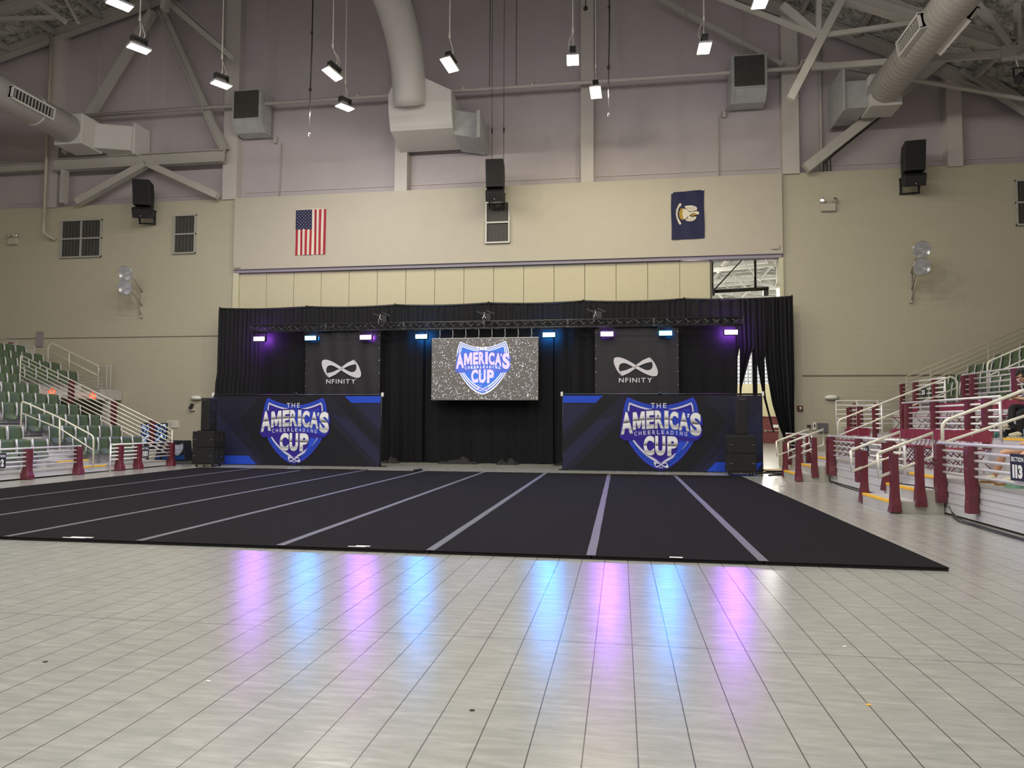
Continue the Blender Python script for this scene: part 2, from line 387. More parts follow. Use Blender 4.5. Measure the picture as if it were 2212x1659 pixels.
# columns
k = 5
for x0, x1 in ((-27.62, -27.02), (-19.42, -18.8), (-12.1, -11.6), (-4.78, -4.3), (2.53, 3.11), (8.07, 8.57)):
    z0 = 10.55; zt = min(roofz(x0), roofz(x1))
    m = MB(); m.box(x0, x1, 18.6, 19.02, z0, zt)
    struct('trim_%d' % k, m, M_col, 'painted steel wall column'); k += 1
# wall bracing, rafters
def member(p, q, w, h, i=False, lab='painted steel brace'):
    global k
    m = MB()
    (m.ibeam if i else m.bar)(p, q, w, h)
    o = struct('trim_%d' % k, m, M_steel, lab); k += 1; return o
YB1 = 18.35
member((-22.15, YB1, 18.6), (-19.2, YB1, 12.5), .3, .3, True)
member((-22.6, YB1, 18.6), (-26.45, YB1, 12.7), .28, .28)
member((-27.0, YB1, 12.25), (-19.2, YB1, 12.25), .3, .5, True, 'horizontal I-beam between the left wall columns')
member((-22.7, YB1, 12.1), (-25.8, YB1, 10.62), .28, .28)
member((-22.6, YB1, 12.1), (-19.45, YB1, 10.62), .26, .26)
member((-26.45, YB1, 12.0), (-26.45, YB1, 10.6), .15, .3)
member((XL, YB1+.2, 12.3), (-27.6, YB1+.2, 12.3), .2, .3, True)
member((-22.1, 17.6, 19.2), (-18.9, 17.9, 16.2), .3, .3, True)
member((3.25, YB1, 10.62), (7.9, YB1, 14.3), .25, .34, False, 'diagonal brace beneath the right duct')
member((8.5, YB1, 13.95), (12.4, YB1, 10.9), .3, .36, True)
# rafters on the wall and roof trusses
member((XL, 18.5, roofz(XL)-.25), (-9.4, 18.5, roofz(-9.4)-.25), .3, .4, True, 'rafter along the left roof slope')
member((-9.4, 18.5, roofz(-9.4)-.25), (XR, 18.5, roofz(XR)-.25), .3, .35, True, 'rafter along the right roof slope')
def at(x, y, Y):      # the point on the vertical plane y = Y seen at a pixel, used for the steelwork read off the photograph
    d = _F+(x-1106)/FPX*_R2-(y-829.5)/FPX*_U2
    return CAM+d*((Y-CAM.y)/d.y)
def atx(x, y, X):
    d = _F+(x-1106)/FPX*_R2-(y-829.5)/FPX*_U2
    return CAM+d*((X-CAM.x)/d.x)
YT = 14.6
N1, N2 = at(1767, 78, YT), at(2190, 112, YT)
member(at(1835, -35, YT), at(1706, 215, YT), .2, .24, False, 'raking knee strut of the right roof truss')
member(at(1770, -40, YT), N1, .14, .14); member(at(1690, 12, YT+.3), N1, .12, .24)
member(at(1420, -3, 18.3), at(1690, 140, 18.3), .14, .16); member(at(1540, -10, YT), N1, .1, .14)
member(at(1800, -18, YT), at(2190, 104, YT+.1), .3, .42, True, 'heavy roof truss chord crossing above the right duct')
member(N1, at(1985, 48, YT), .1, .14); member(at(1755, 146, 17.6), at(2175, 116, YT), .14, .2)
member(at(2100, -2, YT), N2, .14, .2); member(at(2196, -10, YT), at(2200, 100, YT), .12, .2)
member(at(1925, -10, YT+1), at(1975, 30, YT+1), .1, .12); member(N2, at(2330, 10, YT), .3, .4, True)
m = MB(); m.box(N2.x-.35, N2.x+.35, N2.y-.05, N2.y+.05, N2.z-.25, N2.z+.2); struct('trim_%d' % k, m, M_steel, 'gusset plate of the right roof truss'); k += 1
YS = 15.5
member(at(-30, 32, YS), at(100, -8, YS), .3, .35, True, 'roof truss chord at the upper left')
member(at(-10, 42, YS), at(118, 38, YS), .12, .14); member(at(80, 2, YS), at(142, 48, YS), .12, .18); member(at(140, -5, YS), at(170, 50, YS), .1, .1)
member(at(360, -12, 17.0), at(355, 22, 17.0), .2, .3); member(at(345, -10, 17.6), at(505, 128, 17.6), .16, .2)
# small ridge-line purlins across the right slope so the roof reads as built
for j in range(5):
    x = 3.2+j*1.9
    member((x, -21, roofz(x)-.16), (x, 18.5, roofz(x)-.16), .16, .22, True, 'purlin under the right roof slope')
for j in range(4):
    x = -29.5+j*2.2
    member((x, -21, roofz(x)-.16), (x, 18.5, roofz(x)-.16), .16, .22, True, 'purlin under the left roof slope')

# ------------------------------------------------------------------ adjoining hall seen through the gap
m = MB(); m.poly([(-14, 50, 0), (24, 50, 0), (24, 50, 4.6), (-14, 50, 4.6)]); m.poly([(-14, 50, 7.0), (24, 50, 7.0), (24, 50, 14.8), (-14, 50, 14.8)])
m.poly([(-14, 19.3, 0), (-14, 52, 0), (-14, 52, 14), (-14, 19.3, 14)]); m.poly([(24, 19.3, 0), (24, 52, 0), (24, 52, 14), (24, 19.3, 14)])
m.poly([(-14, 19.35, 0), (-1, 19.35, 0), (-1, 19.35, 14), (-14, 19.35, 14)]); m.poly([(2.6, 19.35, 0), (24, 19.35, 0), (24, 19.35, 14), (2.6, 19.35, 14)]); m.poly([(-1, 19.35, 9), (2.6, 19.35, 9), (2.6, 19.35, 14), (-1, 19.35, 14)])
struct('wall_far_hall', m, mat('far_wall', (.62, .57, .36), .6), 'cream walls of the hall beyond the opening')
m = MB()
for i in range(8):
    ya, yb = 19.3+i*4, 19.3+(i+1)*4
    m.poly([(-14, ya, 9.7), (5, ya, 10.9), (5, yb, 10.9), (-14, yb, 9.7)]); m.poly([(5, ya, 10.9), (24, ya, 9.7), (24, yb, 9.7), (5, yb, 10.9)])
struct('ceiling_far_hall', m, M_ceil, 'pale sprayed ceiling of the hall beyond')
m = MB()
rng = random.Random(3)
for j in range(9):
    y = 21.0+j*3.2
    for a in range(12):
        x = -9+a*2.6; zt = 10.7-abs(x-5)*.063; zb = zt-1.5
        m.bar((x, y, zb), (x+1.3, y, zt), .09, .09); m.bar((x+1.3, y, zt), (x+2.6, y, zb), .09, .09)
        if a % 2: m.bar((x, y, zb), (x+1.3, y+3.2, zt), .07, .07); m.bar((x, y+3.2, zb), (x+1.3, y, zt), .07, .07)
    m.bar((-13.8, y, 8.0), (5, y, 9.2), .16, .16); m.bar((5, y, 9.2), (23.8, y, 8.0), .16, .16); m.bar((-13.8, y, 9.5), (5, y, 10.7), .16, .16); m.bar((5, y, 10.7), (23.8, y, 9.5), .16, .16)
o = struct('trim_%d' % k, m, mat('far_steel', (.55, .54, .50), .5), 'pale steel roof trusses of the hall beyond'); k += 1
mg = bpy.data.materials.new('glass_block'); mg.use_nodes = True; nt = mg.node_tree; b = nt.nodes['Principled BSDF']
g = nt.nodes.new('ShaderNodeNewGeometry'); mp = nt.nodes.new('ShaderNodeMapping'); mp.inputs['Rotation'].default_value = (R_(-90), 0, 0); nt.links.new(g.outputs['Position'], mp.inputs['Vector'])
br = nt.nodes.new('ShaderNodeTexBrick'); br.offset = 0; br.inputs['Scale'].default_value = 1; br.inputs['Brick Width'].default_value = .3; br.inputs['Row Height'].default_value = .3; br.inputs['Mortar Size'].default_value = .05
br.inputs['Color1'].default_value = (.8, .82, .85, 1); br.inputs['Color2'].default_value = (.45, .47, .5, 1); br.inputs['Mortar'].default_value = (.12, .12, .12, 1)
nt.links.new(mp.outputs[0], br.inputs['Vector']); nt.links.new(br.outputs['Color'], b.inputs['Emission Color']); b.inputs['Emission Strength'].default_value = 0.9; b.inputs['Base Color'].default_value = (.2, .2, .2, 1)
m = MB(); m.poly([(-14, 50, 4.6), (24, 50, 4.6), (24, 50, 7.0), (-14, 50, 7.0)]); struct('window_1', m, mg, 'band of daylit translucent blocks in the far hall')
for i, x in enumerate((5.4, 7.62)):
    d = thing('door_%d' % (i+1), 'maroon leaf of the exit doors in the far hall, %s leaf' % ('left' if i == 0 else 'right'), 'door', (x, 49.9, 0), kind='structure')
    m = MB(); m.box(x+.06, x+1.9, 49.86, 49.95, .02, 1.95); m.build('door_leaf', M_door, d, bevel=.01)
    m = MB(); m.box(x, x+.06, 49.8, 49.98, 0, 2.05); m.box(x+1.9, x+1.97, 49.8, 49.98, 0, 2.05); m.box(x, x+1.97, 49.8, 49.98, 1.97, 2.06); m.build('door_frame', M_door, d)
    m = MB(); m.tube([(x+.15, 49.78, .95), (x+1.8, 49.78, .93)], .04); m.box(x+.1, x+.22, 49.76, 49.86, .85, 1.05); m.build('push_bar', M_chrome, d)
    if i == 1: m = MB(); m.box(x+.75, x+1.25, 49.84, 49.855, 1.2, 1.42); m.build('door_notice', M_paper, d)
for i, (x, y) in enumerate(((0, 26), (8, 30), (2, 38), (14, 38), (7, 45), (-6, 34))):  # pendants added only to light the far hall
    t = thing('fill_pendant', 'added pendant lamp lighting the hall beyond the partition opening', 'lamp', (x, y, 7.6), group='added pendant lamps in the far hall')
    m = MB(); m.lathe((x, y, 7.6), (0, 0, 1), [(0, .02), (.02, .25), (.25, .2), (.4, .06)]); m.tube([(x, y, 8), (x, y, 9.7)], .02); m.build('lamp_housing', M_steel, t)
    lamp('lamp_light', 'POINT', t, (0, 0, -.35), 800, (1, .97, .90), .3)

# ------------------------------------------------------------------ folding partition
pt = thing('folding_partition', 'cream folding partition panels above the black drape', 'partition', (-9.3, 18.8, 0))
for i in range(16):
    x0 = -18.62+i*1.165
    if x0+1.165 > .05: break
    m = MB(); m.box(x0+.008, x0+1.157, 18.74, 18.86, .03, 7.49); m.build('partition_panel', M_panel, pt, bevel=.006)
m = MB(); m.box(-.06, -.0, 18.72, 18.9, .03, 7.49); m.build('edge_post', mat('edge_bronze', (.07, .06, .045), .5), pt)

# basketball-style pipe frame seen hanging inside the gap
pf = thing('hanging_pipe_frame', 'black pipe frame hung in the open gap right of the partition', 'frame', (1.2, 20.4, 7))
pa, pb, pc, pd = at(1539, 630, 20.4), at(1660, 623, 20.4), at(1541, 560, 20.4), at(1631, 563, 20.4)
pe = at(1632, 625, 20.4)
m = MB(); m.tube([pa, pb], .07); m.build('bottom_pipe', M_black, pf)
m = MB(); m.tube([pa, (pa.x, pa.y, 9.5)], .045); m.build('hanger_pipe', M_black, pf)
m = MB(); m.tube([pe, (pe.x, pe.y, 9.5)], .05); m.build('hanger_pipe', M_black, pf)
m = MB(); m.tube([pa, at(1608, 556, 20.4)], .025); m.build('stay', M_black, pf)
m = MB(); m.box(pb.x-.2, pb.x-.02, 20.3, 20.5, pb.z-.28, pb.z-.08); m.box(pa.x-.08, pa.x+.08, 20.3, 20.5, pa.z-.15, pa.z+.1); m.build('clamp', M_black, pf)
# ================================================================== WALL FITTINGS
def louver(x0, x1, z0, z1, nx, nz, label, slats, y=WY-.0):
    t = thing('wall_louver', label, 'vent', ((x0+x1)/2, y-.04, z0))
    fw = .06
    m = MB(); m.box(x0, x1, y-.03, y-.005, z0, z1); 
    m.build('louver_backing', M_louver, t)
    m = MB()
    for i in range(nx+1): x = x0+(x1-x0)*i/nx; m.box(x-fw/2, x+fw/2, y-.09, y-.02, z0-.03, z1+.03)
    for i in range(nz+1): z = z0+(z1-z0)*i/nz; m.box(x0-.03, x1+.03, y-.095, y-.02, z-fw/2, z+fw/2)
    m.build('louver_frame', M_lframe, t)
    m = MB()
    n = slats*nx
    for i in range(1, n): x = x0+(x1-x0)*i/n; m.box(x-.006, x+.006, y-.05, y-.03, z0, z1)
    m.build('slats', mat('louver_bar', (.12, .11, .10), .5), t)
louver(-26.75, -24.9, 8.38, 9.95, 2, 2, 'four-pane dark louvre in the block wall, far left', 6)
louver(-21.53, -20.6, 8.4, 9.97, 1, 2, 'two-pane dark louvre beside the left loudspeaker', 6)
louver(-8.39, -7.5, 8.35, 9.9, 1, 2, 'two-pane dark louvre under the centre loudspeaker', 6, 18.52)
louver(10.25, 12.0, 8.4, 9.95, 2, 2, 'dark louvre at the right edge of the end wall', 6)

def emergency(x, z, label, w=.42):
    t = thing('emergency_light', label, 'light', (x, WY-.08, z-.15))
    m = MB(); m.box(x-w/2, x+w/2, WY-.14, WY-.001, z-.16, z+.12); m.build('battery_box', M_header, t, bevel=.02)
    for s in (-1, 1):
        m = MB(); c = Vector((x+s*w*.42, WY-.16, z+.22)); m.lathe(c, (s*.3, -1, -.1), [(-.08, .02), (-.06, .07), (.02, .09), (.03, .08), (.02, .01)]); m.build('lamp_head', M_chrome, t)
emergency(-29.05, 9.17, 'cream twin-head emergency light high on the left wall')
emergency(4.07, 9.28, 'cream twin-head emergency light high on the right wall', .5)
for x, z, l in ((-20.33, 2.42, 'white oval emergency fixture behind the left speaker tower'), (4.06, 2.43, 'white oval emergency fixture low on the right block wall')):
    m = MB(); m.tube([(x-.22, WY-.07, z), (x-.1, WY-.09, z+.01), (x+.1, WY-.09, z+.01), (x+.22, WY-.07, z)], [.05, .085, .085, .05], 12); tag(m.build('wall_light', M_white), l, 'light')
m = MB(); m.box(-27.78, -27.45, WY-.05, WY-.001, 4.6, 5.25); m.box(-27.72, -27.52, WY-.056, WY-.05, 4.64, 4.67)
tag(m.build('wall_panel', mat('grey_plate', (.27, .24, .25), .5)), 'grey rectangular plate on the wall above the left stand', 'panel')
for x, z, w, h, mm, l in ((3.23, 1.41, .12, .12, M_louver, 'small dark grey outlet box on the right block wall'), (3.58, 1.36, .34, .34, mat('grey_plate2', (.13, .12, .14), .5), 'square grey panel beside the steps of the right stand')):
    m = MB(); m.box(x, x+w, WY-.06, WY-.001, z-h/2, z+h/2); tag(m.build('wall_box', mm, bevel=.01), l, 'box')
m = MB(); m.box(3.42, 3.52, WY-.07, WY-.001, 1.28, 1.55); t = tag(m.build('dispenser', M_white, bevel=.015), 'small white dispenser with dark window on the block wall', 'dispenser')
m = MB(); m.box(3.45, 3.49, WY-.075, WY-.068, 1.38, 1.48); m.build('dispenser_window', M_dark, t)
m = MB(); m.box(2.9, 3.1, WY-.08, WY-.001, 1.95, 2.15); t = tag(m.build('alarm_strobe', mat('alarm_red', (.16, .02, .02), .4), bevel=.03), 'red fire alarm strobe beside the drape edge', 'alarm')
m = MB(); m.lathe((3.0, WY-.08, 2.05), (0, -1, 0), [(0, .07), (.02, .06), (.025, .001)]); m.build('strobe_lens', M_chrome, t)
for x, z, w, h, l in ((-21.62, 1.22, .52, .3, 'white evacuation plan sign beside the left display screens'), (4.3, 1.16, .42, .34, 'white evacuation plan sign behind the right stand railing')):
    m = MB(); m.box(x, x+w, WY-.03, WY-.001, z, z+h); t = tag(m.build('wall_sign', mat('sign_paper', (.62, .60, .52), .6, noise=.06, nscale=12), bevel=.004), l, 'sign')
    m = MB()
    for j in range(5): m.box(x+.06, x+w*(.4+.1*(j % 3)), WY-.034, WY-.03, z+.05+j*.045, z+.06+j*.045)
    m.build('printed_lines', mat('ink', (.25, .24, .22), .7), t)
for x, z, l in ((-18.6, 7.75, 'small cream box at the lower left corner of the bulkhead'), (2.2, 7.85, 'small cream box at the lower right corner of the bulkhead')):
    m = MB(); m.box(x-.13, x+.13, 18.46, 18.519, z-.08, z+.08); tag(m.build('junction_box', M_header, bevel=.01), l, 'box')
# camera on a small bracket at left
t = thing('wall_camera', 'small black wall camera beside the left speaker tower', 'camera', (-20.5, 18.6, 2.0))
m = MB(); m.box(-20.6, -20.4, WY-.12, WY-.001, 1.93, 1.97); m.build('shelf', M_white, t)
m = MB(); m.box(-20.58, -20.47, WY-.18, WY-.06, 1.975, 2.1); m.box(-20.55, -20.44, WY-.14, WY-.04, 2.11, 2.2); m.build('camera_body', M_black, t, bevel=.01)
# conduits
m = MB(); m.tube([(-27.35, 18.35, 10.0), (-27.35, 18.35, 18.0)], .06); m.tube([(-27.35, 18.35, 10.0), (-27.35, 18.35, 9.4), (-27.2, 18.5, 9.25), (-27.0, 18.62, 9.15)], .06)
tag(m.build('drain_pipe', M_header), 'cream vertical pipe turning into the wall beside the four-pane louvre', 'pipe')
def conduit(pts, r, l, mm=None):
    m = MB(); m.tube(pts, r, 6); return tag(m.build('conduit', mm or M_steel), l, 'conduit')
conduit([(3.95, 18.9, 10.6), (3.95, 18.9, 15.8)], .05, 'vertical conduit just right of the tall column')
for j in range(3): conduit([(4.0+j*.12, 18.85, 10.65), (4.0+j*.12, 18.85, 10.95+j*.1), (4.4+j*.1, 18.8, 11.35+j*.05), (6.2+j*.1, 18.6, 12.85)], .02, 'thin conduit following the diagonal brace, %s of three' % ('lowest', 'middle', 'uppermost')[j], M_louver)
conduit([(.33, 18.95, 10.7), (.33, 18.95, 12.9), (.5, 18.9, 13.2)], .02, 'thin conduit below the right wall heater', M_steel)
conduit([(-17.1, 18.95, 10.7), (-17.05, 18.95, 12.9)], .02, 'thin conduit below the left wall heater', M_steel)
# sprinkler main along the wall
m = MB(); m.tube([(-26.2, 18.2, 14.25), (2.95, 18.2, 14.25), (3.1, 18.2, 14.3), (3.15, 18.2, 14.5), (3.45, 18.2, 14.45), (12.4, 16.6, 11.2)], .075, 10)
for x in (-9.3, -6.6, -13.5): m.tube([(x, 18.2, 14.25), (x, 18.2, 14.38)], .095, 8)
tag(m.build('sprinkler_pipe', M_col), 'long pale sprinkler pipe crossing the upper wall', 'pipe')
for x in (-24.9, -22.6, -21.9, -19.3, -17.4, -14.3, -10.9, -6.5, -5.0, -3.5, -.9, 1.1):
    if abs(x+11) < .8: continue
    m = MB(); m.tube([(x, 18.2, 14.3), (x, 18.2, min(roofz(x)-.3, 21.5))], .012, 5); tag(m.build('hanger_rod', M_steel), 'thin rod holding up the sprinkler pipe', 'rod', 'rods of the sprinkler pipe')

# ------------------------------------------------------------------ unit heaters
for x, l, s in ((-18.05, 'pale unit heater with dark square grille, left of the centre duct', -1), (1.28, 'pale unit heater with dark square grille, beside the tall column', 1)):
    t = thing('unit_heater', l, 'heater', (x, 18.4, 13.2))
    m = MB(); m.box(x-.62, x+.62, 17.9, 18.8, 13.45, 14.75); m.slab([(x-.62, 17.9, 13.45), (x-.62, 18.8, 13.45), (x-.62, 18.8, 13.1), (x-.62, 18.25, 13.1)], (1.24, 0, 0)); m.build('housing', M_galv, t, bevel=.02)
    m = MB(); m.box(x-.52, x+.52, 17.87, 17.9, 13.58, 14.68); m.build('grille', M_louver, t)
    m = MB(); m.tube([(x+.5*s*-1, 17.88, 13.5), (x+.5*s*-1, 18.0, 13.2), (x-s*.75, 18.7, 13.05)], .015, 6); m.box(x-s*.75-.06, x-s*.75+.06, 18.85, 18.98, 12.9, 13.2); m.build('wiring', M_steel, t)

# ------------------------------------------------------------------ loudspeaker clusters
def cluster(x, y, yaw, label):
    t = thing('loudspeaker_cluster', label, 'loudspeaker', (0, 0, 0))
    m = MB(); m.slab([(-.33, -.1, 1.6), (.33, -.1, 1.6), (.33, .3, 1.6), (-.33, .3, 1.6)], (0, 0, .0001)) if 0 else None
    w = .33
    # tall trapezoid cabinet leaning forward
    pts = [(-w, -.28, .58), (w, -.28, .58), (w, -.5, 1.6), (-w, -.5, 1.6)]
    m = MB(); m.slab([(-w, -.30, .58), (-w, -.46, 1.58), (-w, .08, 1.52), (-w, .22, 1.1), (-w, .16, .56)], (2*w, 0, 0)); m.build('upper_cabinet', M_cab, t, bevel=.02)
    m = MB(); m.slab([(-w+.04, -.31, .63), (-w+.04, -.47, 1.53), (-w+.04, -.455, 1.53), (-w+.04, -.295, .63)], (2*w-.08, 0, 0)); m.build('upper_grille', M_cab2, t)
    m = MB(); m.slab([(-w, -.42, .34), (-w, -.28, .02), (-w, .1, .14), (-w, .14, .46), (-w, -.34, .46)], (2*w, 0, 0)); m.build('lower_cabinet', M_cab, t, bevel=.02)
    m = MB(); m.box(-.012, .012, -.335, -.32, .09, .115); m.build('badge', M_white, t)
    m = MB()
    for s in (-1, 1):
        m.bar((s*(w-.04), -.1, .52), (s*(w-.04), .45, .52), .04, .05); m.bar((s*(w-.04), .45, .56), (s*(w-.04), .45, -.02), .05, .05); m.bar((s*(w-.04), .1, .5), (s*(w-.04), .43, 0), .03, .03)
    m.bar((-w, .45, 0), (w, .45, 0), .05, .05); m.bar((-w, .45, .53), (w, .45, .53), .05, .05); m.bar((-w, 0, .52), (w, 0, .52), .04, .04)
    m.build('bracket', M_black, t)
    t.location = (x, y, 9.65); t.rotation_euler = (0, 0, yaw); return t
cluster(-22.55, 18.1, .3, 'pair of black loudspeakers on a bracket, left of the bulkhead')
cluster(-7.93, 17.9, .05, 'pair of black loudspeakers over the centre louvre')
cluster(6.75, 18.18, -.12, 'pair of black loudspeakers on the right block wall')
for x in (-8.05, -7.6):
    m = MB(); m.tube([(x, 17.75, 11.2), (x-.02, 17.75, 21)], .01, 5); m.tube([(x, 17.75, 12.3), (x, 17.75, 12.5)], .03, 6)
    tag(m.build('suspension_cable', M_black), 'thin cable holding the centre loudspeakers, %s one' % ('left' if x < -8 else 'right'), 'cable')

# ------------------------------------------------------------------ twin floodlights on wall arms
for X, l in ((-22.9, 'pair of round silver reflector lamps on the left wall'), (6.74, 'pair of round silver reflector lamps on the right wall')):
    t = thing('reflector_lamp', l, 'lamp', (X, 18.2, 5.9))
    for z in (7.4, 6.83):
        m = MB(); c = Vector((X, 17.65, z)); d = Vector((.1, -1, -.25))
        m.lathe(c, d, [(-.25, .05), (-.22, .12), (-.1, .22), (.05, .29), (.06, .3), (.05, .28), (-.08, .2), (-.18, .08), (-.19, .001)], 28)
        m.build('reflector', M_chrome, t)
        m = MB(); m.lathe(c, d, [(.05, .28), (.052, .001)], 28); m.build('lens', mat('lamp_glass', (.55, .56, .62), .15, .35, coat=1, alpha=.55), t)
        m = MB(); m.tube([c+Vector((-.1, -.02, .02)), c+Vector((.1, -.02, .02))], .03); m.build('bulb', M_white, t)
        m = MB(); m.tube([c+Vector((0, .2, 0)), (X+.02, 18.15, z-.15), (X+.04, 18.62, z-.6)], .03, 8); m.build('arm', M_header, t)
    m = MB(); m.box(X-.03, X+.05, 18.6, 18.68, 5.75, 6.9); m.build('mounting_strut', M_header, t)
    m = MB(); m.tube([(X, 17.95, 6.6), (X+.03, 18.62, 5.85)], .02, 6); m.build('brace', M_header, t)

# ------------------------------------------------------------------ ducts
t = thing('air_duct', 'large pale round air duct entering from the left edge', 'duct', (-25, 10, 12))
xc, zc = -24.95, 13.05
m = MB(); m.tube([(xc, -20, zc), (xc, 17.2, zc)], .56, 32, cap=True)
for y in range(-18, 18, 3): m.tube([(xc, y, zc), (xc, y+.06, zc)], .575, 32)
m.build('duct_pipe', M_duct, t)
m = MB(); m.box(xc-.6, xc+.62, 16.7, 17.9, zc-.62, zc+.6); m.slab([(xc+.6, 17.35, zc-.55), (xc+.6, 18.8, zc-.55), (xc+.6, 18.8, zc+.6), (xc+.6, 17.45, zc+.5)], (1.3, .45, 0)); m.build('duct_transition', M_duct, t, bevel=.03)
m = MB(); m.box(xc+1.86, xc+1.98, 18.0, 18.9, zc-.62, zc+.66); m.build('wall_flange', M_duct, t)
def duct_grille(parent, c, ang, y0, y1, r, label=None):
    # rectangular register on the side of a duct that runs along y
    a = R_(ang); n = Vector((math.cos(a), 0, math.sin(a))); u = Vector((-math.sin(a), 0, math.cos(a))); c = Vector((c[0], 0, c[1]))
    def P(rr, s, y): p = c+n*rr+u*s; return (p.x, y, p.z)
    m = MB()
    h = .2
    for s in (-h, h): m.slab([P(r-.1, s-.03, y0), P(r-.1, s+.03, y0), P(r+.12, s+.03, y0), P(r+.12, s-.03, y0)], (0, y1-y0, 0))
    for y in (y0, y1-.05): m.slab([P(r-.1, -h, y), P(r-.1, h, y), P(r+.12, h, y), P(r+.12, -h, y)], (0, .05, 0))
    f = m.build('register_frame', M_duct, parent)
    m = MB(); m.slab([P(r-.1, -h, y0), P(r-.1, h, y0), P(r+.05, h, y0), P(r+.05, -h, y0)], (0, y1-y0, 0)); m.build('register_opening', M_dark, parent)
    m = MB()
    k_ = int((y1-y0)/.14)
    for i in range(1, k_): y = y0+(y1-y0)*i/k_; m.slab([P(r+.04, -h, y), P(r+.04, h, y), P(r+.10, h, y), P(r+.10, -h, y)], (0, .02, 0))
    m.build('register_blades', M_steel, parent)
duct_grille(t, (xc, zc), -8, 13.4, 15.3, .56)
t = thing('air_duct', 'large ribbed air duct slanting through the upper right', 'duct', (5.5, 10, 12))
xc, zc = 5.5, 12.75
m = MB(); m.tube([(xc, -20, zc), (xc, 17.5, zc)], .53, 36)
for i in range(150): y = 17.3-i*.22; m.tube([(xc, y, zc), (xc, y+.02, zc)], .537, 36, cap=False)
m.build('duct_pipe', M_duct, t)
m = MB(); m.box(xc-.5, xc+.5, 16.9, 17.9, zc-.6, zc+.5); m.build('duct_end_box', M_duct, t, bevel=.02)
m = MB(); m.slab([(xc-.5, 17.2, zc-.5), (xc-.5, 18.6, zc-.55), (xc-.5, 18.6, zc+.6), (xc-.5, 17.2, zc+.45)], (-.75, 0, 0)); m.box(xc-1.3, xc-1.22, 17.1, 18.9, zc-.6, zc+.95); m.build('duct_transition', M_galv, t, bevel=.02)
duct_grille(t, (xc, zc), 190, 12.6, 14.2, .53)
duct_grille(t, (xc, zc), -35, 12.0, 13.8, .53)
t = thing('air_duct', 'pale centre duct bending down into a hooded wall box', 'duct', (-11, 12, 12))
xc = -11.05
pts = [(xc, -18, 16.2), (xc, 13.6, 16.2)]+[(xc, 13.6+3.0*math.sin(R_(a))*1.15, 16.2-3.0*(1-math.cos(R_(a)))*.9) for a in range(10, 91, 10)]
m = MB(); m.tube(pts+[(xc, 17.15, 13.3)], .62, 32)
m.build('duct_pipe', M_duct, t)
m = MB()
A = [(-11.85, 17.0, 13.72), (-9.45, 17.0, 13.72), (-9.45, 18.6, 13.72), (-11.85, 18.6, 13.72)]
B = [(-11.55, 16.9, 14.25), (-10.55, 16.9, 14.25), (-10.55, 18.0, 14.25), (-11.55, 18.0, 14.25)]
m.add(B+A, [(0, 1, 2, 3), (7, 6, 5, 4), (0, 4, 5, 1), (1, 5, 6, 2), (2, 6, 7, 3), (3, 7, 4, 0)]); m.build('duct_cone', M_duct, t)
m = MB(); prof = [(16.98, 13.72), (17.0, 13.3), (17.08, 12.9), (17.22, 12.55), (17.3, 12.42), (18.6, 12.1), (18.6, 13.72)]
m.slab([(-11.85, y, z) for y, z in prof], (2.4, 0, 0)); m.build('duct_hood', M_duct, t)
m = MB(); m.slab([(-9.45, 17.5, 12.25), (-9.45, 18.7, 12.05), (-9.45, 18.7, 13.35), (-9.45, 17.5, 13.2)], (.95, .2, -.12)); m.box(-8.53, -8.4, 17.2, 18.95, 11.98, 13.0); m.build('duct_boot', M_galv, t, bevel=.02)
duct_grille(t, (xc, 16.2), -20, 11.2, 13.6, .62); duct_grille(t, (xc, 16.2), 210, 11.8, 13.9, .62)

# ------------------------------------------------------------------ hanging high-bay lamps
M_lens_c = mat('lens_cool', (.9, .9, .9), .4, emit=C_COOL, estr=14.0); M_lens_w = mat('lens_warm', (.9, .9, .9), .4, emit=C_WARM, estr=12.0)
def high_bay(x, y, rz, warm, label, group=None, tilt=0):
    t = thing('high_bay_lamp', label, 'lamp', (0, 0, 0), 0, group)
    m = MB(); m.box(-.29, .29, -.18, .18, .0, .06); m.build('lamp_body', M_white if 0 else mat('lamp_grey', (.25, .25, .26), .4, .4), t, bevel=.01)
    for s in (-1, 1):
        m = MB(); m.box(-.265, .265, s*.09-.075, s*.09+.075, -.012, -.001); m.build('led_lens', M_lens_w if warm else M_lens_c, t)
    m = MB(); m.bar((-.2, 0, .06), (-.2, 0, .26), .03, .16); m.bar((.2, 0, .06), (.2, 0, .26), .03, .16); m.bar((-.215, 0, .28), (.215, 0, .28), .18, .06); m.build('yoke', M_black, t)
    m = MB(); tp = lambda h: (-h*math.sin(tilt), 0, h*math.cos(tilt)) if tilt else (0, 0, h)
    m.tube([(0, 0, .3), (.03, 0, .55), tp(.8)], .012, 5); m.tube([tp(.8), tp(1.0)], .03, 6); m.tube([tp(1.0), tp(roofz(x)-LAMP_H-.3)], .018, 6)
    m.tube([(.1, .05, .3), (.2, .12, .5), (.12, .1, .7), tp(.8)], .01, 5); m.build('drop_rod', M_steel, t)
    for s in (-1, 1): lamp('lamp_light', 'AREA', t, (0, s*.09, -.02), P_BAY/2, C_WARM if warm else C_COOL, .52, .145, spread=R_(175))
    lamp('lamp_fill', 'POINT', t, (0, 0, -.06), P_FILL, C_WARM if warm else C_COOL, .03)  # added point light that brightens the upper walls and ceiling
    t.location = (x, y, LAMP_H); t.rotation_euler = (0, tilt, rz); return t
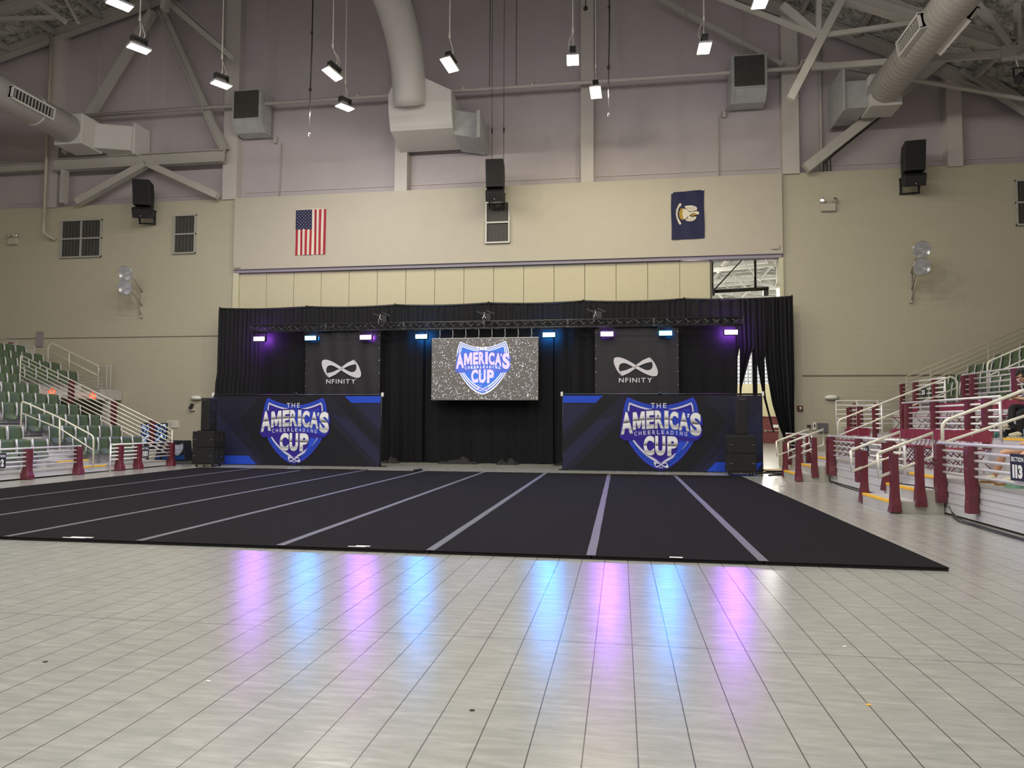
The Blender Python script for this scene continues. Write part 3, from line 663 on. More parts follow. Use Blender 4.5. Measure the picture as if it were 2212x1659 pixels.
labs = ['lit high-bay lamp cut by the top edge at upper left', 'lit high-bay lamp on a rod above the left duct', 'lit high-bay lamp left of the left unit heater', 'yellowish high-bay lamp left of the centre duct',
        'small white high-bay lamp hanging just below the sprinkler pipe', 'yellowish high-bay lamp right of the centre duct', 'yellowish high-bay lamp with looped cable, mid right', 'small yellowish high-bay lamp beside the hanging hook cable',
        'lit high-bay lamp with two coiled cables, left of the right heater', 'lit high-bay lamp cut by the top edge at upper right']
for (x, y, rz, w, tl), l in zip(HIGH_BAYS, labs): high_bay(x, y, rz, w, l, None, tl)
for x, y, rz, w in HIGH_BAYS_BEHIND: high_bay(x, y, rz, w, 'high-bay lamp of the hall out of view above the viewer', 'high-bay lamps above and behind the viewer')

# hanging cables with hooks
for p0, zt, l in ((at(668, 298, 14), 21.0, 'dark steel cable with a hook hanging left of the lamps'), (at(1315, 257, 14), 19.6, 'dark steel cable with a bright hook hanging right of centre')):
    t = thing('hook_cable', l, 'cable', tuple(p0))
    m = MB(); z = p0.z
    m.tube([(p0.x, p0.y, z+1.6), (p0.x+.03, p0.y, z+3), (p0.x+.02, p0.y, zt)], .022, 6); m.build('cable', M_black, t)
    m = MB(); m.tube([(p0.x, p0.y, z+.25), (p0.x, p0.y, z+1.6)], .018, 6)
    m.tube([(p0.x+.03*math.cos(a*.6), p0.y, z+.12+.06*math.sin(a*.6)) for a in range(9)], .016, 6); m.build('hook', M_chrome, t)
    m = MB(); m.ball((p0.x, p0.y, z+1.65), .06, 6); m.ball((p0.x+.02, p0.y, z+3.6), .05, 6); m.build('shackle', M_black, t)
p0 = at(1265, 18, 15)
m = MB(); m.tube([tuple(p0), (p0.x, p0.y, 19.2)], .02, 6); m.ball(tuple(p0), .08, 6); tag(m.build('cable_end', M_black), 'short dark cable end at the top edge, mid right', 'cable')
for px, zb in ((1055, 12.7), (1113, 12.4)):
    p = at(px, 100, 18.2); conduit([(p.x, 18.5, 14.4), (p.x-.02, 18.6, 21)], .015, 'thin vertical cable on the upper wall, %s of two' % ('left' if px < 1100 else 'right'), M_louver)

# black theatrical fixture hung from the right truss node
p0 = at(2201, 168, 14.5)
t = thing('theatre_lamp', 'black theatrical fixture hanging at the upper right edge', 'lamp', tuple(p0))
m = MB(); m.tube([(p0.x-.1, p0.y-.16, p0.z-.14), (p0.x+.12, p0.y+.1, p0.z+.12)], [.13, .10], 14); m.tube([(p0.x+.12, p0.y+.1, p0.z+.12), (p0.x+.2, p0.y+.2, p0.z+.2)], [.07, .06], 12); m.build('lamp_housing', M_black, t)
m = MB(); m.bar((p0.x-.14, p0.y, p0.z), (p0.x-.14, p0.y, p0.z+.3), .05, .02); m.bar((p0.x+.16, p0.y, p0.z), (p0.x+.16, p0.y, p0.z+.3), .05, .02); m.bar((p0.x-.15, p0.y, p0.z+.3), (p0.x+.17, p0.y, p0.z+.3), .05, .02); m.build('yoke', M_black, t)
m = MB(); m.tube([(p0.x, p0.y, p0.z+.3), (p0.x-.06, p0.y+.02, p0.z+.6), (p0.x-.02, N2.y, N2.z-.2)], .02, 6); m.build('cord', M_galv, t)
# ================================================================== PERFORMANCE MAT
PW = 1.829
offs = [0.0, -.02, .03, 0, .02, -.03, .25, .05, .1]
names = ['first from the right', 'second from the right', 'third from the right', 'fourth from the right', 'middle strip of nine', 'fourth from the left', 'third from the left', 'second from the left', 'leftmost by the left stand']
for i in range(9):
    x1 = -i*PW; x0 = x1-PW+.012; yf = 12.8+offs[i]
    t = thing('carpet_mat', 'long black carpet roll on the court floor, %s' % names[i], 'mat', ((x0+x1)/2, 6.4, 0), group='black carpet rolls of the performance mat')
    m = MB(); m.box(x0, x1, 0, yf, .028, .04); m.build('carpet', M_carpet, t, bevel=.004)
    m = MB(); m.box(x0+.004, x1-.004, .012, yf-.01, .001, .028); m.build('foam_backing', M_foam, t)
tn = ['rightmost', 'second from the right', 'third from the right', 'fourth from the right', 'fourth from the left', 'third from the left', 'second from the left', 'leftmost']
for i in range(1, 9):
    x = -i*PW+.006; ye = [12.45, 12.4, 12.75, 12.78, 12.8, 12.75, 12.2, 12.8][i-1]
    m = MB(); n = 24; hw = .051
    for j in range(n):
        a = .02+(ye-.02)*j/n; b = .02+(ye-.02)*(j+1)/n
        wa = .002*math.sin(j*1.7+i*2); wb = .002*math.sin((j+1)*1.7+i*2)
        m.add([(x-hw+wa, a, .0425), (x+hw+wa, a, .0425), (x+hw+wb, b, .0425), (x-hw+wb, b, .0425)], [(0, 1, 2, 3)])
        m.add([(x-hw+wa, a, .0402), (x+hw+wa, a, .0402), (x+hw+wb, b, .0402), (x-hw+wb, b, .0402)], [(3, 2, 1, 0)])
    tag(m.build('seam_tape', M_tape), 'grey seam tape along the black mat, %s of the eight' % tn[i-1], 'tape', 'seam tapes of the mat')
for (x, y, w, l) in ((-10.0, .1, .3, 'small white label strip at the near edge of the mat, far left'), (-6.33, .12, .17, 'small white printed label at the near edge of the mat, left of centre'), (-2.73, .05, .14, 'small white label at the near edge of the mat, right')):
    m = MB(); m.box(x-w/2, x+w/2, y, y+.05, .0405, .042)
    if w > .15: m.box(x-w/2-.08, x+w/4, y-.035, y-.005, .0405, .042)
    tag(m.build('mat_label', M_paper), l, 'label')
m = MB(); m.tube([(-9.45, 12.72, .06), (-9.36, 12.76, .07), (-9.25, 12.8, .09), (-9.2, 12.76, .07)], [.02, .035, .045, .03], 8)
tag(m.build('gaffer_roll', M_black), 'black curl of loose tape at the far edge of the mat', 'tape')
# torn strip and specks left on the floor
for j, (px, py) in enumerate(((98, 1430), (450, 1472), (1876, 1523), (1020, 1535), (1825, 1397))):
    d = _F+(px-1106)/FPX*_R2-(py-829.5)/FPX*_U2; q = CAM+d*(-CAM.z/d.z)
    m = MB(); m.box(q.x-.012, q.x+.012, q.y-.008, q.y+.008, .0005, .004)
    tag(m.build('litter_speck', M_yellow if j == 2 else (M_paper if j in (1, 4) else M_foam)), ['dark curl of litter on the floor, far left', 'white scrap on the floor, lower left', 'yellow scrap on the floor, lower right', 'pale ring-like speck on the floor, bottom centre', 'white crumb on the floor, right'][j], 'litter')

# ================================================================== PIPE AND DRAPE
def curtain(mb, xl, xr, z0, z1, y, folds, amp, seed=0, nz=14, top_amp=.5, m=0):
    """gathered cloth; xl, xr give the left and right edges at a height"""
    rg = random.Random(seed); nx = max(24, int(folds*10))
    ph = [rg.uniform(0, 6.28) for _ in range(6)]; base = len(mb.v)
    for j in range(nz+1):
        z = z0+(z1-z0)*j/nz; a = xl(z); b = xr(z); g = amp*(1-(1-top_amp)*(j/nz))*min(1.6, max(.5, 1.5*(1-(b-a)/8)))
        for i in range(nx+1):
            u = i/nx
            w = math.sin(2*math.pi*folds*u+ph[0])+.5*math.sin(2*math.pi*folds*.37*u+ph[1]+z*.25)+.35*math.sin(2*math.pi*folds*1.9*u+ph[2])+.3*math.sin(2*math.pi*folds*.13*u+ph[3]+z*.6)
            mb.v.append((a+(b-a)*u+.02*math.sin(w*2), y+g*w, z))
    for j in range(nz):
        for i in range(nx):
            p = base+j*(nx+1)+i; mb.f.append((p, p+1, p+nx+2, p+nx+1)); mb.m.append(m); mb.sm.append(True)
DX = [-19.1, -15.43, -11.85, -8.21, -4.66, -1.04, 2.66]
DY = 18.1; DZ = 5.93
pd_ = thing('pipe_and_drape', 'tall black pipe-and-drape backdrop along the end wall', 'backdrop', (-8.2, DY, 0))
for x in DX:
    m = MB(); m.tube([(x, DY+.08, 0), (x, DY+.08, DZ)], .03, 8); m.tube([(x, DY+.08, DZ), (x, DY+.02, DZ+.1)], [.05, .03], 8); m.build('upright', M_black, pd_)
    m = MB(); m.box(x-.25, x+.25, DY-.18, DY+.32, .001, .012); m.build('base_plate', M_black, pd_)
for a, b in zip(DX, DX[1:]):
    m = MB(); n = 8; m.tube([(a+(b-a)*i/n, DY+.02, DZ+.03-.05*math.sin(math.pi*i/n)) for i in range(n+1)], .045, 8); m.build('crossbar', M_black, pd_)
for i, (a, b) in enumerate(zip(DX[:-2], DX[1:-1])):
    a -= .07 if i else 0; b += .07
    m = MB(); curtain(m, lambda z, a=a: a-(.12 if a < -19 and z < 3 else .0)*(1-z/6), lambda z, b=b: b, .02, DZ, DY, 21, .032, i); m.build('drape_panel', M_drape, pd_)
# right bay: panels pulled apart
def lerp_z(tab):
    def f(z):
        for (z0, x0), (z1, x1) in zip(tab, tab[1:]):
            if z <= z1: return x0+(x1-x0)*max(0, z-z0)/(z1-z0)
        return tab[-1][1]
    return f
m = MB(); curtain(m, lerp_z([(0, -1.15), (6, -1.15)]), lerp_z([(0, .3), (2.6, .78), (4, .8), (4.3, .9), (6, .9)]), .02, DZ, DY, 6, .035, 31); m.build('drape_panel', M_drape, pd_)
m = MB(); curtain(m, lerp_z([(2.0, .83), (2.75, .84), (4.0, .86), (6, .72)]), lerp_z([(2.0, .86), (2.75, .9), (3.95, 1.24), (4.1, 1.38), (6, 1.4)]), 2.0, DZ, DY-.03, 4, .03, 32, nz=20); m.build('drape_panel', M_drape, pd_)
m = MB(); curtain(m, lerp_z([(.0, 1.31), (6, 1.25)]), lerp_z([(.0, 1.42), (4, 1.44), (6, 1.5)]), .02, DZ, DY-.02, 1.5, .03, 33); m.build('drape_panel', M_drape, pd_)
m = MB(); curtain(m, lerp_z([(1.2, 1.95), (2.5, 1.63), (3.8, 1.42), (6, 1.35)]), lerp_z([(1.2, 1.98), (2.5, 1.69), (3.9, 1.70), (4.1, 1.8), (6, 1.85)]), 1.2, DZ, DY-.04, 3, .03, 34, nz=20); m.build('drape_panel', M_drape, pd_)
m = MB(); curtain(m, lerp_z([(.3, 2.42), (.8, 2.36), (1.4, 2.15), (2.2, 1.93), (3.1, 1.8), (3.95, 1.71), (6, 1.70)]), lerp_z([(.3, 2.60), (1.2, 2.63), (3, 2.68), (6, 2.68)]), .25, DZ, DY-.05, 7, .045, 35, nz=24); m.build('drape_panel', M_drape, pd_)

# ================================================================== TRUSS
TY, TZ, TH = 17.4, 5.04, .25
tr = thing('lighting_truss', 'black box truss carrying the stage lights across the backdrop', 'truss', (-8.2, TY, TZ))
TX0, TX1 = -17.29, .87
for dy in (-1, 1):
    for dz in (-1, 1):
        m = MB(); m.tube([(TX0, TY+dy*TH/2, TZ+dz*TH/2), (TX1, TY+dy*TH/2, TZ+dz*TH/2)], .024, 10); m.build('chord', mat('truss_metal', (.07, .07, .075), .35, .7), tr)
n = 6; L = (TX1-TX0)/n
for s in range(n):
    m = MB(); a = TX0+L*s; k_ = 9
    for i in range(k_):
        x0 = a+.06+(L-.12)*i/k_; x1 = a+.06+(L-.12)*(i+1)/k_; up = i % 2
        for dy in (-1, 1):
            q = up if dy < 0 else 1-up
            m.tube([(x0, TY+dy*TH/2, TZ+(TH/2 if q else -TH/2)), (x1, TY+dy*TH/2, TZ+(-TH/2 if q else TH/2))], .010, 6)
        for dz in (-1, 1): m.tube([(x0, TY-TH/2, TZ+dz*TH/2), (x1, TY+TH/2, TZ+dz*TH/2)], .010, 6)
    for x in (a+.02, a+L-.02): m.box(x-.02, x+.02, TY-TH/2-.02, TY+TH/2+.02, TZ-TH/2-.02, TZ-TH/2+.03); m.box(x-.02, x+.02, TY-TH/2-.02, TY+TH/2+.02, TZ+TH/2-.03, TZ+TH/2+.02)
    for x in (a+.02, a+L-.02):
        for dy in (-1, 1): m.tube([(x, TY+dy*TH/2, TZ-TH/2), (x, TY+dy*TH/2, TZ+TH/2)], .012, 6)
    m.build('lattice', mat('truss_metal2', (.15, .15, .17), .3, .8), tr)
for px, l in ((825, 'black truss lifting head with silver shackle above the left banner'), (1049, 'black truss lifting head over the video wall'), (1288, 'black truss lifting head with silver shackle above the right banner')):
    x = at(px, 700, TY).x
    t = thing('lift_head', l, 'rigging', (x, TY, TZ+.15))
    m = MB(); z = TZ+.15
    m.bar((x-.34, TY, z+.36), (x-.02, TY, z+.22), .1, .05); m.bar((x+.04, TY, z+.38), (x+.34, TY, z+.24), .12, .05); m.slab([(x-.05, TY-.08, z+.02), (x+.2, TY-.08, z+.02), (x+.2, TY-.08, z+.24), (x-.02, TY-.08, z+.3)], (0, .16, 0)); m.build('fork', M_black, t)
    m = MB(); m.tube([(x-.08, TY-.14, z-.12), (x-.08, TY-.14, z+.1), (x-.03, TY-.14, z+.16), (x-.03, TY-.12, z+.26)], .02, 8); m.ball((x-.03, TY-.12, z+.28), .03, 6); m.ball((x+.01, TY-.14, z+.1), .025, 6); m.build('shackle', M_chrome, t)

# curtains hung from the truss
def hung(x0, x1, label, folds, seed, z0=.02, y=17.78, amp=.04, flare=0):
    m = MB(); curtain(m, lambda z: x0-flare*(1-z/5), lambda z: x1+flare*(1-z/5), z0, TZ-.1, y, folds, amp, seed, nz=16, top_amp=.35)
    t = thing('stage_curtain', label, 'curtain', ((x0+x1)/2, y, 0))
    m.build('curtain_cloth', M_sheer, t)
    m = MB(); m.tube([(x0, y, TZ-.1), (x1, y, TZ-.1)], .03, 8)
    for x in (x0+.1, (x0+x1)/2, x1-.1): m.tube([(x, y, TZ-.1), (x, TY+.1, TZ-.1)], .02, 6)
    m.build('curtain_rod', M_black, t)
    return t
hung(-16.95, -12.35, 'black curtain under the truss behind the left banner', 7, 1)
hung(-12.3, -10.6, 'narrow black curtain between left banner and video wall', 3, 2, amp=.07)
hung(-10.55, -5.75, 'wide black curtain with swagged folds behind the video wall', 6, 3, amp=.09)
hung(-5.7, -4.1, 'narrow black curtain between video wall and right banner', 3, 4, amp=.07)
hung(-4.05, .68, 'black curtain under the truss behind the right banner', 7, 5)

def heap(x, y, w, d, h, seed, label):
    rg = random.Random(seed); m = MB(); nx, ny = 30, 12; base = 0; ph = [rg.uniform(0, 6) for _ in range(8)]
    for j in range(ny+1):
        for i in range(nx+1):
            u = i/nx*2-1; v = j/ny*2-1; e = max(0, 1-u**4)*max(0, 1-v*v)
            z = h*e**.7*(.45+.25*math.sin(5*u+ph[0])+.16*math.sin(9*u+3*v+ph[1])+.06*math.sin(19*u-5*v+ph[2])+.1*math.sin(9*v+ph[3]))
            m.v.append((x+u*w/2+.03*math.sin(8*v+ph[4]), y+v*d/2+.03*math.sin(9*u+ph[5]), max(.004, z)))
    for j in range(ny):
        for i in range(nx): p = j*(nx+1)+i; m.f.append((p, p+1, p+nx+2, p+nx+1)); m.m.append(0); m.sm.append(True)
    return tag(m.build('cloth_heap', mat('black_cloth', (.018, .018, .02), .8, spec=.3)), label, 'cloth')
heap(-9.1, 17.25, 1.45, .4, .3, 1, 'long heap of black cloth on the floor below the video wall')
heap(-7.3, 17.2, .75, .42, .28, 2, 'short heap of black cloth on the floor right of the long one')
heap(-11.6, 17.2, .6, .4, .3, 3, 'black cloth heap at the inner end of the left banner')
heap(-5.45, 17.1, .45, .3, .12, 4, 'low black cloth heap at the inner end of the right banner')

# ================================================================== WASH LIGHTS
M_pu = mat('lens_purple', (.5, .3, .9), .4, emit=(.62, .30, 1.0), estr=E_WASH); M_bl = mat('lens_blue', (.2, .5, .9), .4, emit=(.06, .55, 1.0), estr=E_WASH*.8)
WX = [-16.94, -14.87, -12.70, -10.56, -5.85, -3.79, -1.76, .45]
wn = ['purple wash light at the left end of the truss', 'blue wash light above the left banner', 'purple wash light at the right edge of the left banner', 'blue wash light left of the video wall', 'blue wash light right of the video wall',
      'purple wash light above the right banner', 'blue wash light at the right edge of the right banner', 'purple wash light at the right end of the truss']
WP = [1, 0, 1, 0, 0, 1, 0, 1]
for x, l, pu in zip(WX, wn, WP):
    t = thing('wash_light', l, 'stage light', (x, TY-.02, 4.64)); y = TY-.05
    tl = Vector((0, -.06, -.02))
    m = MB(); m.box(x-.24, x+.24, y-.06, y+.1, 4.54, 4.74); m.build('light_housing', M_black, t, bevel=.015)
    m = MB(); m.box(x-.215, x+.215, y-.068, y-.061, 4.565, 4.715); m.build('light_lens', M_pu if pu else M_bl, t)
    m = MB(); m.bar((x-.26, y, 4.64), (x-.26, y, 4.86), .02, .05); m.bar((x+.26, y, 4.64), (x+.26, y, 4.86), .02, .05); m.bar((x-.27, y, 4.86), (x+.27, y, 4.86), .05, .02); m.box(x-.04, x+.04, y-.04, y+.04, 4.86, 4.94); m.build('yoke', M_black, t)
    lamp('light_beam', 'AREA', t, (0, -.13, 0), P_WASH, C_PURPLE if pu else C_BLUE, .42, .16, rot=(R_(-72), 0, 0), spread=R_(115))
    lamp('drape_fill', 'AREA', t, (0, .11, .02), 38 if pu else 26, C_PURPLE if pu else C_BLUE, .4, .12, rot=(R_(90), 0, 0), spread=R_(170))  # added lamp facing backwards to tint the drape; the fixture itself shines forward

# ================================================================== LOGO ARTWORK
class GB(MB):
    def __init__(s): super().__init__(); s.at = {}
    def glyph(s, ch, quad, m=0, bold=0):
        vs, fs, _ = glyph(ch, bold); tl, tr, br, bl = [Vector(q) for q in quad]; k_ = len(s.v)
        s.add([(bl.lerp(br, u)).lerp(tl.lerp(tr, u), v) for u, v in vs], fs, m)
        for i, (u, v) in enumerate(vs): s.at[k_+i] = v
    def build(s, *a, **k_):
        o = super().build(*a, **k_); A = o.data.attributes.new('v', 'FLOAT', 'POINT')
        for i, v in s.at.items(): A.data[i].value = v
        return o
def chrome_ramp(name, emis=0):
    m = bpy.data.materials.new(name); m.use_nodes = True; nt = m.node_tree; b = nt.nodes['Principled BSDF']
    a = nt.nodes.new('ShaderNodeAttribute'); a.attribute_name = 'v'; r = nt.nodes.new('ShaderNodeValToRGB'); nt.links.new(a.outputs['Fac'], r.inputs['Fac'])
    E = r.color_ramp.elements
    tab = [(0, .45), (.08, .72), (.18, .38), (.3, .70), (.49, .88), (.505, .05), (.56, .16), (.66, .6), (.78, .85), (1, .82)]
    E[0].position = 0; E[0].color = (.35, .35, .38, 1); E[1].position = 1; E[1].color = (.8, .8, .84, 1)
    for p, v in tab[1:-1]: e = E.new(p); e.color = (v, v, v*1.04, 1)
    nt.links.new(r.outputs['Color'], b.inputs['Base Color']); b.inputs['Roughness'].default_value = .6
    return m
M_chr = chrome_ramp('printed_chrome')
def P(name, c): return mat(name, c, .65, spec=.3)
L_vio, L_blu, L_nav, L_wht, L_ind, L_dk = P('print_violet', (.035, .02, .30)), P('print_blue', (.02, .075, .62)), P('print_navy', (.012, .02, .22)), P('print_white', (.62, .62, .80)), P('print_indigo', (.03, .015, .27)), P('print_dark', (.01, .01, .05))
SHIELD = [(350, 140), (430, 200), (510, 238), (600, 266), (700, 288), (800, 300), (890, 305), (980, 307), (1070, 305), (1160, 300), (1260, 288), (1360, 266), (1450, 238), (1530, 200), (1600, 140),
          (1640, 200), (1670, 280), (1690, 370), (1700, 470), (1700, 600), (1690, 750), (1660, 880), (1610, 1000), (1545, 1110), (1470, 1215), (1390, 1310), (1300, 1400), (1200, 1475), (1090, 1540), (980, 1575),
          (870, 1540), (760, 1475), (660, 1400), (570, 1310), (490, 1215), (415, 1110), (350, 1000), (300, 880), (270, 750), (260, 600), (260, 470), (270, 370), (290, 280), (315, 200)]
BAND = [(255, 445), (340, 425), (600, 400), (980, 372), (1350, 400), (1560, 430), (1700, 455), (1765, 540), (1775, 690), (1735, 700), (1770, 790), (1750, 900), (1670, 985), (1500, 1000), (1330, 985), (980, 930), (650, 955), (480, 985), (285, 998), (192, 930)]
def inset(poly, d):
    """smaller copy of the shield (or band) drawing, d units inside its edge"""
    if poly is SHIELD:
        out = []; n = 16; hx = 630-.42*d-(0); yh = 140+1.3*d; ym = 307+d
        for i in range(n+1):
            u = i/n*2-1; out.append((975+u*(625-.42*d), ym-(ym-yh)*abs(u)**1.9))
        side = [(x-980, y) for x, y in SHIELD[15:29]]
        def mp(dx, y):
            t = (y-140)/1435; w = .42+.58*min(1, t/.15); k_ = max(0., (dx-d*w)) if dx > 4 else 0
            return k_, yh+(1575-1.3*d-yh)*t
        R1 = [mp(*q) for q in side]+[(0, 1575-1.3*d)]
        R1 = [q for q in R1 if q[0] > 0 or q is R1[-1]]
        out += [(980+a, b) for a, b in R1]+[(980-a, b) for a, b in reversed(R1[:-1])]
        return out
    n = len(poly); out = []
    cx = sum(q[0] for q in poly)/n; cy = sum(q[1] for q in poly)/n
    return [(x-math.copysign(min(abs(x-cx), d), x-cx), y-math.copysign(min(abs(y-cy), d), y-cy)) for x, y in poly]
INF1 = [((590, 676), (573, 632)), ((550, 625), (566, 612)), ((524, 565), (568, 588)), ((521, 528), (578, 570)), ((536, 508), (596, 561)), ((575, 508), (622, 561)), ((625, 526), (655, 574)), ((675, 553), (684, 590)), ((726, 585), (702, 600))]
def infinity(mb, F, m=0):
    """F maps the drawing's own coordinates (centre 714,592) to space"""
    c = (714, 592)
    def rot(p): return (2*c[0]-p[0], 2*c[1]-p[1])
    st = INF1+[(rot(b), rot(a)) for a, b in reversed(INF1)]
    def cr(a, b, c_, d, t): return tuple(.5*((2*b[i])+(c_[i]-a[i])*t+(2*a[i]-5*b[i]+4*c_[i]-d[i])*t*t+(-a[i]+3*b[i]-3*c_[i]+d[i])*t**3) for i in (0, 1))
    fine = []
    for i in range(len(st)-1):
        n4 = [st[max(i-1, 0)], st[i], st[i+1], st[min(i+2, len(st)-1)]]
        for t in (0, .25, .5, .75): fine.append((cr(*[q[0] for q in n4], t), cr(*[q[1] for q in n4], t)))
    st = fine+[st[-1]]
    for (a, b), (a2, b2) in zip(st, st[1:]): mb.poly([F(*a), F(*a2), F(*b2), F(*b)], m)
    tail = [(575, 634), (630, 622), (690, 596), (712, 607), (655, 648), (594, 675)]
    mb.poly([F(*p) for p in tail], m); mb.poly([F(*rot(p)) for p in tail], m)
BOLD = {'M': .024, 'A': .045, 'R': .045, 'I': .06}
def logo(parent, x, y, z, sc, mode='print'):
    """shield logo standing on (x, z), facing -y; sc metres per drawing unit"""
    dy = [0]
    def F(X, Y, k_=0): return (x+(X-980)*sc, y-dy[0], z+(1580-Y)*sc)
    st = .0022
    em = mode == 'screen'
    if em:
        a, b, c, w = S_lav, S_blue, S_line, S_white
        layers = [(SHIELD, -22, S_white), (SHIELD, 0, S_line), (SHIELD, 28, S_white), (SHIELD, 48, S_line), (SHIELD, 72, S_white), (SHIELD, 92, S_blue)]
        band = [(BAND, -22, S_white), (BAND, 0, S_blue2)]
    else:
        layers = [(SHIELD, 0, L_vio), (SHIELD, 16, L_blu), (SHIELD, 40, L_nav), (SHIELD, 52, L_blu), (SHIELD, 72, L_nav), (SHIELD, 84, L_wht), (SHIELD, 116, L_ind)]
        band = [(BAND, 0, L_ind)]
    sh = MB(); mats = []
    for poly, d, mm in layers:
        dy[0] += st; sh.poly([F(*p) for p in inset(poly, d)], len(mats)); mats.append(mm)
    if not em:
        dy[0] += st
        for pl in ([(980, 470), (1520, 380), (1545, 520), (1500, 1000), (1330, 1000), (1300, 930), (980, 800)], [(1330, 1010), (1490, 1010), (1330, 1230), (1210, 1330), (1290, 1180)]): sh.poly([F(*p) for p in pl], len(mats))
        mats.append(L_blu)
    for poly, d, mm in band:
        dy[0] += st; sh.poly([F(*p) for p in inset(poly, d)], len(mats)); mats.append(mm)
    if not em:
        dy[0] += st; sh.poly([F(*p) for p in [(980, 392), (1350, 420), (1560, 450), (1690, 470), (1748, 545), (1755, 680), (1715, 695), (1745, 800), (1725, 880), (1650, 940), (1500, 930), (1340, 900), (980, 860)]], len(mats)); mats.append(P('print_royal', (.02, .045, .46)))
    s_ = sh.build('shield', mats, parent, fixn=False)
    dy[0] += st*1.5; d1 = dy[0]
    big = [("A", (225, 455, 430, 435, 445, 850, 225, 880)), ("M", (455, 452, 675, 428, 680, 765, 455, 787)), ("E", (712, 425, 855, 415, 850, 755, 712, 767)), ("R", (878, 413, 1025, 412, 1038, 755, 878, 757)), ("I", (1058, 415, 1125, 418, 1125, 760, 1058, 757)),
           ("C", (1155, 425, 1312, 438, 1315, 782, 1155, 770)), ("A", (1335, 445, 1500, 458, 1514, 807, 1330, 785)), ("S", (1545, 450, 1738, 457, 1742, 902, 1545, 882)),
           ("C", (660, 905, 852, 905, 850, 1278, 662, 1275)), ("U", (880, 905, 1065, 905, 1065, 1278, 880, 1278)), ("P", (1110, 910, 1300, 912, 1298, 1285, 1110, 1283))]
    def q(t, g=0):
        return [F(t[0]-g, t[1]-g), F(t[2]+g, t[3]-g), F(t[4]+g, t[5]+g), F(t[6]-g, t[7]+g)]
    for nm, sel in (('word_americas', big[:8]), ('word_cup', big[8:])):
        if not em:
            dy[0] = d1; o = MB()
            for ch, t in sel: put_glyph(o, ch, q(t, 11), 0, BOLD.get(ch, .05))
            o.build(nm+'_outline', L_dk, parent, fixn=False)
            dy[0] = d1+.0012; o = MB()
            for ch, t in sel: put_glyph(o, ch, q(t, 6), 0, BOLD.get(ch, .05))
            o.build(nm+'_rim', L_wht, parent, fixn=False)
        dy[0] = d1+st; o = GB()
        for ch, t in sel: o.glyph(ch, q(t, 4 if em else 0), 0, BOLD.get(ch, .05))
        if nm == 'word_americas':
            o.glyph("'", [F(1490, 470), F(1530, 470), F(1518, 545), F(1480, 545)], 0, .02)
        o.build(nm, S_lav if em else M_chr, parent, fixn=False)
    dy[0] = d1+st; o = MB()
    n = 11
    for i, ch in enumerate('CHEERLEADING'):
        u = i/11*2-1; xx = 980+u*478; yy = 828+30*u*u; w = 26 if ch != 'I' else 6; rt = .12*u
        def qq(a, b): return F(xx+a-rt*b, yy+b+rt*a*.8)
        put_glyph(o, ch, [qq(-w, -37), qq(w, -37), qq(w, 40), qq(-w, 40)], 0, .012)
    o.build('word_cheerleading', S_white if em else L_wht, parent, fixn=False); o = MB()
    for ch, a, b in (('T', 795, 878), ('H', 908, 985), ('E', 1030, 1095)): put_glyph(o, ch, [F(a, 265), F(b, 265), F(b, 362), F(a, 362)], 0, .012)
    o.build('word_the', S_white if em else L_wht, parent, fixn=False)
    dy[0] = d1+st; o = MB(); k_ = 280/390
    o.poly([F(*p) for p in [(838, 1385), (905, 1395), (985, 1430), (1070, 1395), (1130, 1385), (1135, 1460), (1095, 1520), (990, 1550), (885, 1520), (845, 1460)]], 1)
    dy[0] += st
    infinity(o, lambda X, Y: F(985+(X-714)*k_, 1455+(Y-592)*k_*1.0), 0)
    for s in (-1, 1): o.poly([F(985+s*8, 1495), F(985+s*40, 1510), F(985+s*15, 1530)], 0)
    o.build('infinity_emblem', [S_lav, S_blue] if em else [L_wht, L_nav], parent, fixn=False)

